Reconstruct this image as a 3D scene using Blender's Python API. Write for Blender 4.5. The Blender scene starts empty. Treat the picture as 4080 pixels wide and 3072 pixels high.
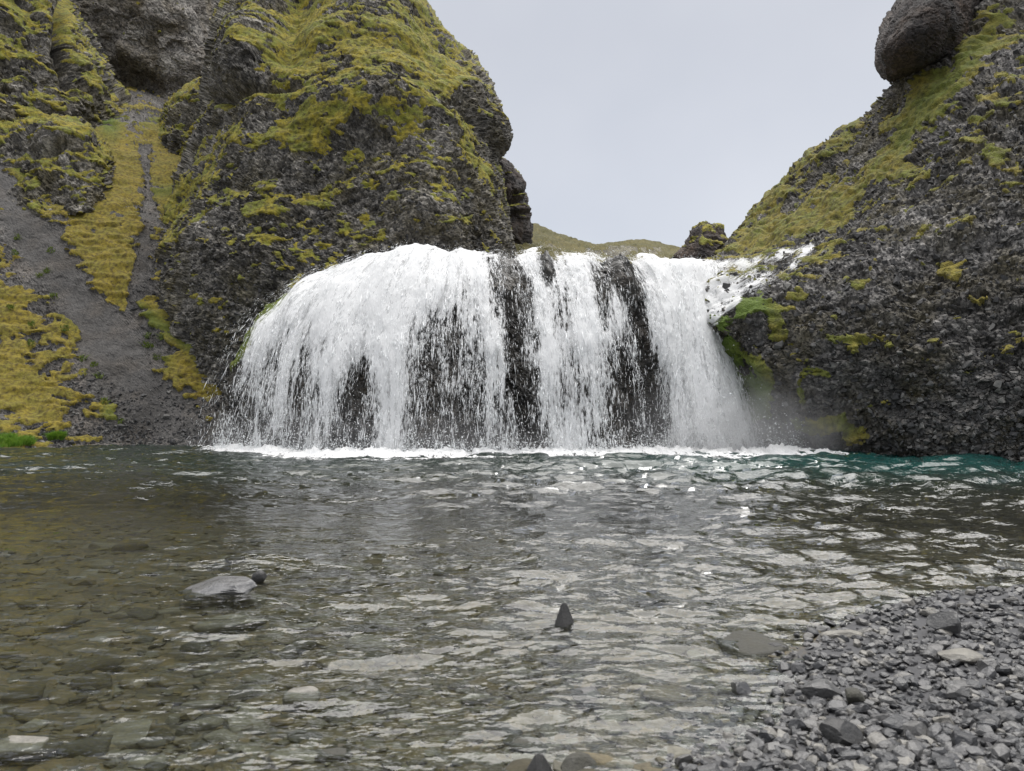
import bpy, bmesh, math, random
import numpy as np
from mathutils import Vector, Matrix, Euler

random.seed(7)
RNG = np.random.default_rng(11)
sc = bpy.context.scene
COL = sc.collection

# ------------------------------------------------------------------ camera
F, CX, HZ, CH = 2913.0, 2040.0, 1640.0, 1.2      # focal length and horizon in photo pixels, lens height in metres
cam = bpy.data.cameras.new('camera')
cam.sensor_width = 36.0
cam.lens = 36.0 * F / 4080.0
cam.shift_y = (HZ - 1536.0) / 4080.0
cam.clip_start, cam.clip_end = 0.05, 3000.0
cam.dof.use_dof = True
cam.dof.focus_distance = 20.0
cam.dof.aperture_fstop = 5.0
cam_o = bpy.data.objects.new('camera', cam)
cam_o.location = (0, 0, CH)
cam_o.rotation_euler = (math.radians(90), 0, 0)
COL.objects.link(cam_o)
sc.camera = cam_o

# ------------------------------------------------------------------ overcast sky and veiled sun
SUN_EL, SUN_AZ = math.radians(74), math.radians(25)
world = bpy.data.worlds.new('World')
sc.world = world
world.use_nodes = True
wn, wl = world.node_tree.nodes, world.node_tree.links
wn.clear()
w_out = wn.new('ShaderNodeOutputWorld')
w_bg = wn.new('ShaderNodeBackground')
w_sky = wn.new('ShaderNodeTexSky')
w_sky.sky_type = 'NISHITA'
w_sky.sun_disc = False
w_sky.sun_elevation = SUN_EL
w_sky.sun_rotation = SUN_AZ
w_co = wn.new('ShaderNodeTexCoord')
w_no = wn.new('ShaderNodeTexNoise')
w_no.inputs['Scale'].default_value = 2.2
w_no.inputs['Detail'].default_value = 4.0
w_ra = wn.new('ShaderNodeValToRGB')
w_ra.color_ramp.elements[0].position, w_ra.color_ramp.elements[1].position = 0.32, 0.70
w_ra.color_ramp.elements[0].color = (1.58, 1.63, 1.75, 1)
w_ra.color_ramp.elements[1].color = (1.90, 1.92, 2.00, 1)
w_mx = wn.new('ShaderNodeMixRGB')
w_mx.inputs[0].default_value = 0.94
wl.new(w_co.outputs['Generated'], w_no.inputs['Vector'])
wl.new(w_no.outputs['Fac'], w_ra.inputs['Fac'])
wl.new(w_sky.outputs['Color'], w_mx.inputs[1])
wl.new(w_ra.outputs['Color'], w_mx.inputs[2])
w_sx = wn.new('ShaderNodeSeparateXYZ')
w_hz = wn.new('ShaderNodeMapRange')
w_hz.inputs['From Min'].default_value, w_hz.inputs['From Max'].default_value = 0.10, 0.45
w_hz.inputs['To Min'].default_value, w_hz.inputs['To Max'].default_value = 1.16, 1.0
w_ml = wn.new('ShaderNodeMixRGB'); w_ml.blend_type = 'MULTIPLY'; w_ml.inputs[0].default_value = 1.0
wl.new(w_co.outputs['Generated'], w_sx.inputs[0])
wl.new(w_sx.outputs['Z'], w_hz.inputs['Value'])
wl.new(w_mx.outputs['Color'], w_ml.inputs[1])
wl.new(w_hz.outputs['Result'], w_ml.inputs[2])
wl.new(w_ml.outputs['Color'], w_bg.inputs['Color'])
w_bg.inputs['Strength'].default_value = 0.1
wl.new(w_bg.outputs['Background'], w_out.inputs['Surface'])

sun = bpy.data.lights.new('sun', 'SUN')
sun.energy = 1.5
sun.angle = math.radians(76)
sun.color = (1.0, 0.97, 0.93)
sun_o = bpy.data.objects.new('sun', sun)
sun_o.rotation_euler = (math.pi / 2 - SUN_EL, 0, -SUN_AZ + math.pi)
COL.objects.link(sun_o)

sc.view_settings.view_transform = 'Standard'
sc.view_settings.look = 'None'
sc.view_settings.exposure = 1.80
sc.view_settings.gamma = 1.0
sc.cycles.max_bounces = 6
sc.cycles.diffuse_bounces = 3
sc.cycles.glossy_bounces = 3
sc.cycles.transparent_max_bounces = 16
sc.cycles.volume_step_rate = 2.0

# ------------------------------------------------------------------ numpy noise
def _h(ix, iy, iz, k):
    with np.errstate(over='ignore'):
        h = (ix.astype(np.uint32) * np.uint32(374761393) + iy.astype(np.uint32) * np.uint32(668265263)
             + iz.astype(np.uint32) * np.uint32(2147483647) + np.uint32(k * 1274126177 & 0xffffffff))
        h = (h ^ (h >> np.uint32(13))) * np.uint32(1274126177)
        h = (h ^ (h >> np.uint32(16))) * np.uint32(2246822519)
        h = h ^ (h >> np.uint32(13))
    return (h & np.uint32(0xffffff)).astype(np.float32) / np.float32(0xffffff)

def vnoise(p, k=0):
    """smooth value noise in 0..1 for points (n,3)"""
    p = p.astype(np.float32)
    i = np.floor(p)
    f = p - i
    i = i.astype(np.int64)
    f = f * f * f * (f * (f * 6 - 15) + 10)
    x, y, z = i[:, 0], i[:, 1], i[:, 2]
    u, v, w = f[:, 0], f[:, 1], f[:, 2]
    def L(a, b, t): return a + (b - a) * t
    a = L(_h(x, y, z, k), _h(x + 1, y, z, k), u)
    b = L(_h(x, y + 1, z, k), _h(x + 1, y + 1, z, k), u)
    c = L(_h(x, y, z + 1, k), _h(x + 1, y, z + 1, k), u)
    d = L(_h(x, y + 1, z + 1, k), _h(x + 1, y + 1, z + 1, k), u)
    return L(L(a, b, v), L(c, d, v), w)

def fbm(p, octv=4, k=0, gain=0.5):
    s, a, t = 0.0, 1.0, 0.0
    for o in range(octv):
        s = s + a * vnoise(p * (2.03 ** o) + 17.3 * o, k + o)
        t += a
        a *= gain
    return s / t

def facets(p, k=0, jit=0.9):
    """shattered rock: each cell is a randomly tilted plane. returns (offset, cell random, edge distance)"""
    p = p.astype(np.float32)
    b = np.floor(p).astype(np.int64)
    n = len(p)
    d1 = np.full(n, 9e9, np.float32)
    d2 = np.full(n, 9e9, np.float32)
    best = np.zeros((n, 3), np.float32)
    rid = np.zeros((n, 3), np.float32)
    for ox in (-1, 0, 1):
        for oy in (-1, 0, 1):
            for oz in (-1, 0, 1):
                cx, cy, cz = b[:, 0] + ox, b[:, 1] + oy, b[:, 2] + oz
                q = np.stack([cx + 0.5 + jit * (_h(cx, cy, cz, k) - 0.5), cy + 0.5 + jit * (_h(cx, cy, cz, k + 1) - 0.5),
                              cz + 0.5 + jit * (_h(cx, cy, cz, k + 2) - 0.5)], 1).astype(np.float32)
                e = p - q
                d = (e * e).sum(1)
                m = d < d1
                d2 = np.where(m, d1, np.minimum(d2, d))
                d1 = np.where(m, d, d1)
                best[m] = e[m]
                rid[m, 0], rid[m, 1], rid[m, 2] = cx[m], cy[m], cz[m]
    cx, cy, cz = (rid[:, j].astype(np.int64) for j in range(3))
    nx, ny, nz = (_h(cx, cy, cz, k + 5 + j) * 2 - 1 for j in range(3))
    r = _h(cx, cy, cz, k + 9)
    off = best[:, 0] * nx + best[:, 1] * ny + best[:, 2] * nz + 0.7 * (r - 0.5)
    return off, _h(cx, cy, cz, k + 11), np.sqrt(d2) - np.sqrt(d1)

def sstep(a, b, x):
    t = np.clip((x - a) / (b - a), 0, 1)
    return t * t * (3 - 2 * t)

def lerp(a, b, t): return a + (b - a) * t

# ------------------------------------------------------------------ projection helpers (photo pixel + distance -> place in the world)
def at(px, py, Y):
    return ((px - CX) / F * Y, Y, CH + (HZ - py) / F * Y)

def pix(P):
    return CX + F * P[:, 0] / np.maximum(P[:, 1], 0.1), HZ - F * (P[:, 2] - CH) / np.maximum(P[:, 1], 0.1)

def ground(px, py, z=0.0):
    Y = (CH - z) * F / (py - HZ)
    return ((px - CX) / F * Y, Y)

# ------------------------------------------------------------------ object helpers
def tag(o, label=None, cat=None, group=None, kind=None):
    if label: o['label'] = label
    if cat: o['category'] = cat
    if group: o['group'] = group
    if kind: o['kind'] = kind
    return o

def mesh_np(name, V, Fc, attrs=None, smooth=True):
    """V (n,3) float, Fc (m,k) int with constant k"""
    me = bpy.data.meshes.new(name)
    k = Fc.shape[1]
    me.vertices.add(len(V))
    me.vertices.foreach_set('co', np.ascontiguousarray(V, np.float32).ravel())
    me.loops.add(Fc.size)
    me.loops.foreach_set('vertex_index', np.ascontiguousarray(Fc, np.int32).ravel())
    me.polygons.add(len(Fc))
    me.polygons.foreach_set('loop_start', np.arange(0, Fc.size, k, dtype=np.int32))
    me.polygons.foreach_set('loop_total', np.full(len(Fc), k, np.int32))
    me.polygons.foreach_set('use_smooth', np.full(len(Fc), smooth, bool))
    me.update(calc_edges=True)
    for an, av in (attrs or {}).items():
        av = np.ascontiguousarray(av, np.float32)
        if av.ndim == 1:
            me.attributes.new(an, 'FLOAT', 'POINT').data.foreach_set('value', av)
        else:
            me.attributes.new(an, 'FLOAT_VECTOR', 'POINT').data.foreach_set('vector', av.ravel())
    return me

def link(name, me, mat, parent=None, loc=None):
    o = bpy.data.objects.new(name, me)
    if mat is not None and not me.materials:
        me.materials.append(mat)
    if parent is not None:
        o.parent = parent
    if loc is not None:
        o.location = loc
    COL.objects.link(o)
    return o

def empty(name, loc=(0, 0, 0)):
    o = bpy.data.objects.new(name, None)
    o.location = loc
    o.empty_display_size = 0.2
    COL.objects.link(o)
    return o

def grid_faces(M, N, flip=False):
    a = np.arange(M * N).reshape(M, N)
    q = np.stack([a[:-1, :-1], a[:-1, 1:], a[1:, 1:], a[1:, :-1]], -1).reshape(-1, 4)
    return q[:, ::-1] if flip else q

def catmull(C, t):
    """C (n,...) control values, t in 0..n-1"""
    n = len(C)
    C = np.concatenate([2 * C[:1] - C[1:2], C, 2 * C[-1:] - C[-2:-1]], 0)
    i = np.clip(np.floor(t).astype(int), 0, n - 2)
    f = (t - i).reshape((-1,) + (1,) * (C.ndim - 1))
    p0, p1, p2, p3 = C[i], C[i + 1], C[i + 2], C[i + 3]
    return 0.5 * (2 * p1 + (p2 - p0) * f + (2 * p0 - 5 * p1 + 4 * p2 - p3) * f * f + (3 * p1 - p0 - 3 * p2 + p3) * f ** 3)

def spread(ctrl_px, step, floor=40.0):
    """sample positions along a control line, about one every `step` photo pixels"""
    d = np.maximum(np.abs(np.diff(ctrl_px, axis=0)).max(-1).mean(-1) if ctrl_px.ndim == 3 else np.abs(np.diff(ctrl_px)), floor)
    n = np.maximum(2, np.round(d / step)).astype(int)
    return np.concatenate([i + np.arange(n[i]) / n[i] for i in range(len(n))] + [np.array([len(n)])])

def net(rows, step=4.0, steprow=None):
    """rows of (px,py,Y) control points -> grid of world points (M,N,3)"""
    R = np.array(rows, float)
    pxy = R[..., :2]
    tv = spread(pxy, steprow or step)
    tu = spread(np.swapaxes(pxy, 0, 1), step)
    W = np.stack(at(R[..., 0], R[..., 1], R[..., 2]), -1)
    G = catmull(W, tv)
    G = np.swapaxes(catmull(np.swapaxes(G, 0, 1), tu), 0, 1)
    return G, tv, tu

def normals(G, flip=False):
    du = np.gradient(G, axis=1)
    dv = np.gradient(G, axis=0)
    n = np.cross(du, dv)
    n /= np.linalg.norm(n, axis=-1, keepdims=True) + 1e-9
    return -n if flip else n

def capsules(px, py, segs):
    """sum of soft strokes (x0,y0,x1,y1,radius,weight) given where they lie on the rock"""
    s = np.zeros(len(px), np.float32)
    for x0, y0, x1, y1, r, w in segs:
        dx, dy = x1 - x0, y1 - y0
        L2 = dx * dx + dy * dy + 1e-6
        t = np.clip(((px - x0) * dx + (py - y0) * dy) / L2, 0, 1)
        d2 = (px - x0 - t * dx) ** 2 + (py - y0 - t * dy) ** 2
        s += w * np.exp(-d2 / (r * r))
    return s

# ------------------------------------------------------------------ materials
def new_mat(name):
    m = bpy.data.materials.new(name)
    m.use_nodes = True
    nt = m.node_tree
    nt.nodes.clear()
    out = nt.nodes.new('ShaderNodeOutputMaterial')
    return m, nt, out

class NB:
    """tiny node builder"""
    def __init__(s, nt): s.nt = nt
    def n(s, t, **kw):
        x = s.nt.nodes.new('ShaderNode' + t)
        for k, v in kw.items(): setattr(x, k, v)
        return x
    def l(s, a, b): s.nt.links.new(a, b)
    def put(s, sock, v):
        if hasattr(v, 'is_linked') or hasattr(v, 'links'): s.l(v, sock)
        elif isinstance(v, (tuple, list)) and len(v) == 3 and sock.type == 'RGBA': sock.default_value = (*v, 1)
        else: sock.default_value = v
    def attr(s, name, out='Fac'):
        return s.n('Attribute', attribute_name=name).outputs[out]
    def math(s, op, a, b=0.0, clamp=False):
        x = s.n('Math', operation=op, use_clamp=clamp)
        s.put(x.inputs[0], a); s.put(x.inputs[1], b)
        return x.outputs[0]
    def mix(s, f, a, b, bt='MIX'):
        x = s.n('MixRGB', blend_type=bt)
        s.put(x.inputs[0], f); s.put(x.inputs[1], a); s.put(x.inputs[2], b)
        return x.outputs[0]
    def ramp(s, f, a, b, lo=(0, 0, 0), hi=(1, 1, 1)):
        x = s.n('ValToRGB')
        e = x.color_ramp.elements
        e[0].position, e[1].position = a, b
        e[0].color, e[1].color = (*lo, 1), (*hi, 1)
        s.put(x.inputs[0], f)
        return x.outputs[0]
    def pos(s):
        return s.n('TexCoord').outputs['Object']
    def noise(s, v, scale, detail=3.0, rough=0.55, sxyz=None):
        if sxyz:
            m = s.n('Mapping'); m.inputs['Scale'].default_value = sxyz
            s.l(v, m.inputs['Vector']); v = m.outputs[0]
        x = s.n('TexNoise')
        x.inputs['Scale'].default_value = scale
        x.inputs['Detail'].default_value = detail
        x.inputs['Roughness'].default_value = rough
        s.l(v, x.inputs['Vector'])
        return x.outputs['Fac']
    def bump(s, h, dist, strength=1.0, nrm=None):
        x = s.n('Bump')
        x.inputs['Distance'].default_value = dist
        x.inputs['Strength'].default_value = strength
        s.l(h, x.inputs['Height'])
        if nrm is not None: s.l(nrm, x.inputs['Normal'])
        return x.outputs[0]
    def bsdf(s, col, rough, nrm=None, **kw):
        x = s.n('BsdfPrincipled')
        s.put(x.inputs['Base Color'], col)
        s.put(x.inputs['Roughness'], rough)
        if nrm is not None: s.l(nrm, x.inputs['Normal'])
        for k, v in kw.items(): s.put(x.inputs[k.replace('_', ' ')], v)
        return x.outputs[0]

def cliff_material(name, rock_a=(0.042, 0.039, 0.034), rock_b=(0.29, 0.275, 0.25), brown=(0.085, 0.072, 0.034),
                   moss_a=(0.31, 0.255, 0.022), moss_b=(0.20, 0.215, 0.028), moss_c=(0.07, 0.062, 0.016), fine=1.0, brownamt=0.65):
    m, nt, out = new_mat(name)
    b = NB(nt)
    p = b.pos()
    tone, moss, wet, green = b.attr('tone'), b.attr('moss'), b.attr('wet'), b.attr('green')
    n1 = b.noise(p, 0.7 * fine, 5)
    n2 = b.noise(p, 9.0 * fine, 4)
    n3 = b.noise(p, 30.0 * fine, 2)
    rock = b.mix(tone, rock_a, rock_b)
    rock = b.mix(b.math('MULTIPLY', b.ramp(n1, 0.45, 0.65), brownamt), rock, brown)
    n0 = b.noise(p, 0.33 * fine, 4, 0.6)
    rock = b.mix(0.75, rock, b.ramp(n0, 0.34, 0.66, (0.5, 0.49, 0.47), (1.5, 1.5, 1.5)), 'MULTIPLY')
    rock = b.mix(0.55, rock, b.ramp(n2, 0.25, 0.75, (0.35, 0.35, 0.35), (1.5, 1.5, 1.5)), 'MULTIPLY')
    vo = b.n('TexVoronoi'); vo.inputs['Scale'].default_value = 15.0 * fine; b.l(p, vo.inputs['Vector'])
    sep = b.n('SeparateColor'); b.l(vo.outputs['Color'], sep.inputs[0])
    rock = b.mix(b.math('SUBTRACT', 0.8, b.math('MULTIPLY', b.attr('ash'), 0.55)), rock, b.ramp(sep.outputs[0], 0.1, 0.95, (0.45, 0.45, 0.46), (1.75, 1.72, 1.68)), 'MULTIPLY')
    rock = b.mix(wet, rock, b.mix(1.0, rock, (0.42, 0.41, 0.40), 'MULTIPLY'))
    n4 = b.noise(p, 1.3 * fine, 3)
    n5 = b.noise(p, 6.0 * fine, 4)
    mo = b.mix(b.ramp(n4, 0.4, 0.62), moss_a, moss_b)
    mo = b.mix(b.ramp(n5, 0.42, 0.68), mo, moss_c)
    mo = b.mix(green, mo, (0.085, 0.135, 0.014))
    mo = b.mix(0.6, mo, b.ramp(n3, 0.25, 0.75, (0.5, 0.5, 0.5), (1.45, 1.45, 1.45)), 'MULTIPLY')
    edge = b.math('ADD', moss, b.math('MULTIPLY', b.math('SUBTRACT', n2, 0.5), 0.9))
    mk = b.ramp(edge, 0.42, 0.58)
    col = b.mix(mk, rock, mo)
    h = b.math('ADD', b.math('MULTIPLY', n2, 0.6), b.math('ADD', b.math('MULTIPLY', n3, 0.35), b.math('MULTIPLY', sep.outputs[1], b.math('MULTIPLY', b.math('SUBTRACT', 1.0, mk), 0.5))))
    n6 = b.noise(p, 16.0 * fine, 3, 0.6, (1, 1, 1.8))
    h = b.math('ADD', h, b.math('MULTIPLY', b.math('MULTIPLY', n6, mk), 1.2))
    nr = b.bump(h, 0.07 / fine, 0.9)
    rough = b.math('SUBTRACT', 0.9, b.math('MULTIPLY', wet, b.math('MULTIPLY', b.math('SUBTRACT', 1.0, moss), 0.5)))
    sh = b.bsdf(col, rough, nr)
    b.l(sh, out.inputs['Surface'])
    return m

MAT_BASTION = cliff_material('bastion_rock')
MAT_RIGHT = cliff_material('right_cliff_rock', rock_a=(0.042, 0.040, 0.038), rock_b=(0.27, 0.26, 0.25), moss_a=(0.25, 0.205, 0.034), moss_b=(0.165, 0.18, 0.03))
MAT_FAR = cliff_material('far_cliff_rock', rock_a=(0.14, 0.128, 0.115), rock_b=(0.28, 0.266, 0.243), brown=(0.10, 0.08, 0.045), fine=0.7, brownamt=0.7)
MAT_DARK = cliff_material('dark_rock', rock_a=(0.024, 0.02, 0.019), rock_b=(0.056, 0.047, 0.044), brown=(0.085, 0.06, 0.045), fine=0.8)
MAT_HILL = cliff_material('hill_moss', rock_a=(0.12, 0.11, 0.08), rock_b=(0.16, 0.15, 0.10), moss_a=(0.135, 0.112, 0.024), moss_b=(0.095, 0.088, 0.02), fine=0.5)
MAT_SCREE = cliff_material('scree', rock_a=(0.055, 0.052, 0.05), rock_b=(0.155, 0.148, 0.14), brown=(0.115, 0.10, 0.085), moss_a=(0.285, 0.22, 0.026), moss_b=(0.225, 0.195, 0.028), moss_c=(0.09, 0.066, 0.016), fine=1.3)
MAT_WETROCK = cliff_material('wet_fall_rock', rock_a=(0.03, 0.028, 0.024), rock_b=(0.09, 0.083, 0.07), brown=(0.06, 0.045, 0.025))

# ------------------------------------------------------------------ cliffs: displaced control nets
def build_mass(name, rows, mat, label, cat, step=4.0, flip=False, big=0.7, bigs=0.3, med=0.3, meds=1.0, fa=0.17, fas=2.2, fb=0.075, fbs=5.5,
               moss_bias=-0.6, moss_segs=(), slope_w=1.3, terr=0.6, green_segs=(), green_bias=0.0, wet_fn=None, extra=None, seed=0, zs=1.25, cushion=0.12, split=True, ledge_w=0.45, rag=1.1, smooth_segs=()):
    G, tv, tu = net(rows, step)
    M, N = G.shape[:2]
    Nn = normals(G, flip).reshape(-1, 3)
    P = G.reshape(-1, 3).copy()
    q = P + seed * 13.7
    disp = big * (fbm(q * bigs, 3, seed) - 0.5) * 2 + med * (fbm(q * meds, 3, seed + 5) - 0.5) * 2
    if extra is not None:
        disp = disp + extra(P)
    P1 = P + Nn * disp[:, None]
    N1 = normals(P1.reshape(M, N, 3), flip).reshape(-1, 3)
    px, py = pix(P1)
    warp = fbm(q * 0.9, 2, seed + 31)
    tq = vnoise(np.stack([q[:, 0] * 0.8, q[:, 1] * 0.8, q[:, 2] * 3.2 + 3 * warp], 1), seed + 40)
    tq2 = vnoise(np.stack([q[:, 0] * 2.0, q[:, 1] * 2.0, q[:, 2] * 7.5 + 4 * warp], 1), seed + 41)
    tq = 0.55 * tq + 0.45 * tq2
    o1, r1, e1 = facets(q * fas * np.array([1, 1, zs]), seed + 60)
    o2, r2, e2 = facets(q * fbs * np.array([1, 1, zs]), seed + 80)
    rockd = fa * o1 + fb * o2 - 0.8 * fb * (1 - sstep(0, 0.18, e2))
    ash = np.clip(capsules(px, py, smooth_segs), 0, 1) if smooth_segs else np.zeros(len(P), np.float32)
    rockd = rockd * (1 - 0.55 * ash)
    N3 = normals((P1 + Nn * (fa * o1 + 0.5 * fb * o2)[:, None]).reshape(M, N, 3), flip).reshape(-1, 3)
    ledge = ledge_w * (np.clip(N3[:, 2], -0.3, 0.9) - 0.25) + rag * (fbm(q * 3.3, 3, seed + 55) - 0.5)
    mf = ledge + moss_bias + capsules(px, py, moss_segs) + slope_w * (N1[:, 2] - 0.2) + 1.6 * (fbm(q * 1.1, 4, seed + 50) - 0.5) + terr * 2.0 * (tq - 0.5)
    moss = sstep(-0.08, 0.22, mf)
    tq3 = vnoise(np.stack([q[:, 0] * 4.5, q[:, 1] * 4.5, q[:, 2] * 13 + 5 * warp], 1), seed + 42)
    mossd = cushion * (0.2 + sstep(0.25, 0.7, tq) * 0.9 + 0.55 * (tq3 - 0.5)) + 0.035 * (vnoise(q * 11, seed + 95) - 0.5)
    d2 = lerp(rockd, rockd * 0.3 + mossd, moss)
    P2 = P1 + Nn * d2[:, None]
    tone = np.clip(0.02 + 0.75 * r2 ** 2.2 + 0.4 * (r1 - 0.4) + 0.9 * (fbm(q * 0.5, 3, seed + 97) - 0.45), 0, 1)
    tone = lerp(tone, 0.22 + 0.12 * r2, ash)
    green = np.clip(green_bias + capsules(px, py, green_segs), 0, 1) if (green_segs or green_bias) else np.zeros(len(P))
    wet = wet_fn(P2, px, py) if wet_fn else np.zeros(len(P))
    Q = grid_faces(M, N, not flip)
    A = dict(moss=moss, tone=tone, wet=wet, green=green, ash=ash)
    fm = moss[Q].mean(1) > 0.5
    def sub(fs):
        u, inv = np.unique(fs, return_inverse=True)
        return u, inv.reshape(fs.shape)
    if split and fm.any():
        u, f = sub(Q[~fm])
        o = link(name, mesh_np(name, P2[u], f, {k: v[u] for k, v in A.items()}, False), mat)
        u, f = sub(Q[fm])
        mo = link('moss', mesh_np('moss', P2[u], f, {k: v[u] for k, v in A.items()}, True), mat, o)
        mo['kind'] = 'stuff'
    else:
        o = link(name, mesh_np(name, P2, Q, A, False), mat)
    tag(o, label, cat, kind='structure')
    return o, P2.reshape(M, N, 3), normals(P2.reshape(M, N, 3), flip), moss.reshape(M, N)

# ---- big mossy bastion behind the fall
bastion_rows = [
    [(530, 1760, 39), (600, 1760, 32), (800, 1760, 28), (1200, 1760, 26.8), (1650, 1760, 27), (1950, 1760, 29), (2070, 1760, 33), (2090, 1760, 40)],
    [(520, 1250, 40), (555, 1250, 33), (760, 1250, 28.5), (1200, 1250, 27.3), (1680, 1250, 27.5), (1950, 1250, 29.5), (2065, 1250, 34), (2080, 1250, 41)],
    [(590, 950, 41), (620, 950, 34), (800, 950, 29.5), (1230, 950, 28), (1700, 950, 28), (1940, 950, 30.5), (2042, 950, 35), (2052, 950, 42)],
    [(690, 720, 42), (710, 720, 35), (880, 720, 30.5), (1260, 700, 29), (1690, 700, 29), (1900, 720, 31.5), (1992, 730, 36), (1996, 730, 43)],
    [(800, 500, 43), (820, 500, 36), (930, 490, 31.5), (1260, 480, 30.2), (1630, 480, 30.5), (1860, 500, 33), (1990, 540, 37), (1990, 540, 44)],
    [(845, 300, 43), (865, 300, 36.5), (950, 300, 32.7), (1250, 300, 31.8), (1590, 300, 32), (1800, 300, 34.5), (1915, 310, 38), (1910, 310, 45)],
    [(860, 130, 44), (890, 130, 37.5), (980, 120, 34.2), (1230, 120, 34.0), (1540, 120, 34), (1680, 120, 36.5), (1755, 120, 39.5), (1750, 120, 46)],
    [(910, -20, 45), (935, -20, 39), (1010, -40, 36.3), (1220, -60, 36.5), (1460, -60, 36.5), (1560, -60, 38.5), (1615, -60, 41), (1610, -60, 47)],
    [(1000, -200, 48), (1020, -220, 43), (1080, -250, 40), (1230, -250, 40), (1380, -250, 40), (1440, -250, 42), (1480, -250, 44), (1480, -250, 48)],
]
def bastion_extra(P):
    px, py = pix(P)
    d = np.zeros(len(P))
    # gully running down the middle of the top, ledge at mid height, notch at left
    d -= 0.9 * capsules(px, py, [(1190, -100, 1140, 200, 70, 1.0)])
    d += 0.55 * capsules(px, py, [(950, 120, 930, 280, 75, 1.0), (1450, 180, 1500, 320, 150, 0.8)])
    d -= 0.6 * capsules(px, py, [(880, 395, 1000, 350, 22, 1.0), (1000, 350, 1200, 360, 16, 0.6), (1820, 420, 1990, 650, 26, 0.6)])
    d += 0.5 * capsules(px, py, [(1880, 380, 1960, 560, 70, 1.0)])
    d += 0.35 * capsules(px, py, [(1250, 460, 1650, 450, 90, 1.0)])
    return d
bastion, bP, bN, bM = build_mass('cliff', bastion_rows, MAT_BASTION, 'tall rounded mossy rock bastion rising behind the left half of the waterfall', 'cliff',
    step=4.0, big=0.75, bigs=0.28, med=0.2, fa=0.12, fas=2.6, fb=0.06, fbs=6.2, moss_bias=-0.62, seed=1, extra=bastion_extra, cushion=0.08, rag=1.6,
    moss_segs=[(1250, -60, 1180, 180, 85, 1.1), (1180, 180, 1130, 260, 70, 0.8), (1640, 20, 1750, 280, 80, 0.7), (1750, 280, 1900, 520, 70, 0.35), (900, 350, 1230, 345, 22, 1.0),
               (1150, 420, 1650, 430, 75, 0.8), (1200, 480, 1650, 500, 70, 0.6), (1130, 540, 1260, 560, 55, 1.0), (1250, 150, 1650, 170, 60, 0.6), (900, 110, 1060, 200, 28, 0.9),
               (900, 540, 640, 900, 50, 0.55), (640, 800, 800, 700, 50, 0.5), (1850, 560, 2000, 780, 50, 0.45), (960, 560, 1050, 580, 40, 0.6), (1300, 620, 1400, 640, 40, 0.4),
               (560, 1180, 760, 1330, 30, 0.7), (1000, 800, 1100, 850, 60, 0.25), (1750, 900, 1950, 950, 60, 0.1), (1260, 780, 1450, 800, 50, 0.35), (660, 860, 900, 1150, 120, 0.15)])

# ---- right cliff
right_rows = [
    [(2880, 1990, 27), (2990, 1930, 24), (3280, 1950, 22.2), (3600, 1970, 20.4), (3950, 2000, 19.0), (4250, 2000, 18.2), (4700, 2000, 17.5)],
    [(2860, 1790, 27), (2965, 1785, 23.6), (3280, 1800, 22.0), (3600, 1815, 20.2), (3950, 1825, 18.8), (4250, 1830, 18.0), (4700, 1830, 17.4)],
    [(2840, 1610, 27), (2935, 1610, 23.0), (3250, 1600, 21.3), (3600, 1600, 19.9), (3950, 1600, 18.8), (4250, 1600, 18.1), (4700, 1600, 17.5)],
    [(2790, 1420, 27), (2870, 1420, 22.7), (3200, 1400, 21.0), (3600, 1400, 20.0), (3950, 1400, 19.0), (4250, 1400, 18.3), (4700, 1400, 17.6)],
    [(2765, 1275, 27), (2825, 1280, 23.0), (3180, 1210, 21.8), (3600, 1190, 20.8), (3950, 1180, 19.8), (4250, 1160, 19.0), (4700, 1150, 18.3)],
    [(2790, 1150, 28), (2860, 1150, 24.6), (3180, 1080, 23.6), (3600, 990, 22.2), (3950, 950, 21.0), (4250, 920, 20.3), (4700, 900, 19.5)],
    [(2800, 1060, 29.5), (2930, 1040, 27), (3230, 985, 26), (3600, 840, 24), (3950, 720, 22.5), (4250, 680, 21.8), (4700, 650, 21)],
    [(2840, 1015, 33), (2990, 990, 31), (3330, 890, 28.5), (3640, 660, 26), (3950, 410, 24.5), (4250, 320, 24), (4700, 250, 23.5)],
    [(2890, 960, 37), (2985, 900, 35), (3290, 730, 32), (3550, 500, 29.5), (3790, 270, 28), (4200, 60, 27.5), (4700, -100, 27)],
    [(2940, 925, 39.5), (3020, 805, 37.5), (3240, 615, 35.5), (3455, 455, 33), (3580, 270, 32), (4000, -80, 31), (4600, -350, 30)],
    [(2980, 980, 44), (3070, 860, 43), (3300, 690, 41), (3500, 520, 39), (3680, 350, 38), (4100, 0, 38), (4600, -250, 38)],
]
def right_extra(P):
    px, py = pix(P)
    d = -0.5 * capsules(px, py, [(3060, 900, 3300, 690, 40, 0.8), (3650, 640, 3850, 420, 40, 0.5)])
    d += 0.35 * capsules(px, py, [(2880, 1270, 3000, 1250, 70, 1.0), (3700, 900, 4000, 860, 120, 0.8)])
    d -= 0.5 * capsules(px, py, [(2960, 1560, 3100, 1740, 90, 0.7)])
    return d
def right_wet(P, px, py):
    return np.clip(sstep(1400, 1800, py) * 0.8 + capsules(px, py, [(2820, 1200, 3250, 1010, 110, 1.0), (2950, 1500, 3000, 1750, 180, 0.9)]), 0, 1)
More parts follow.
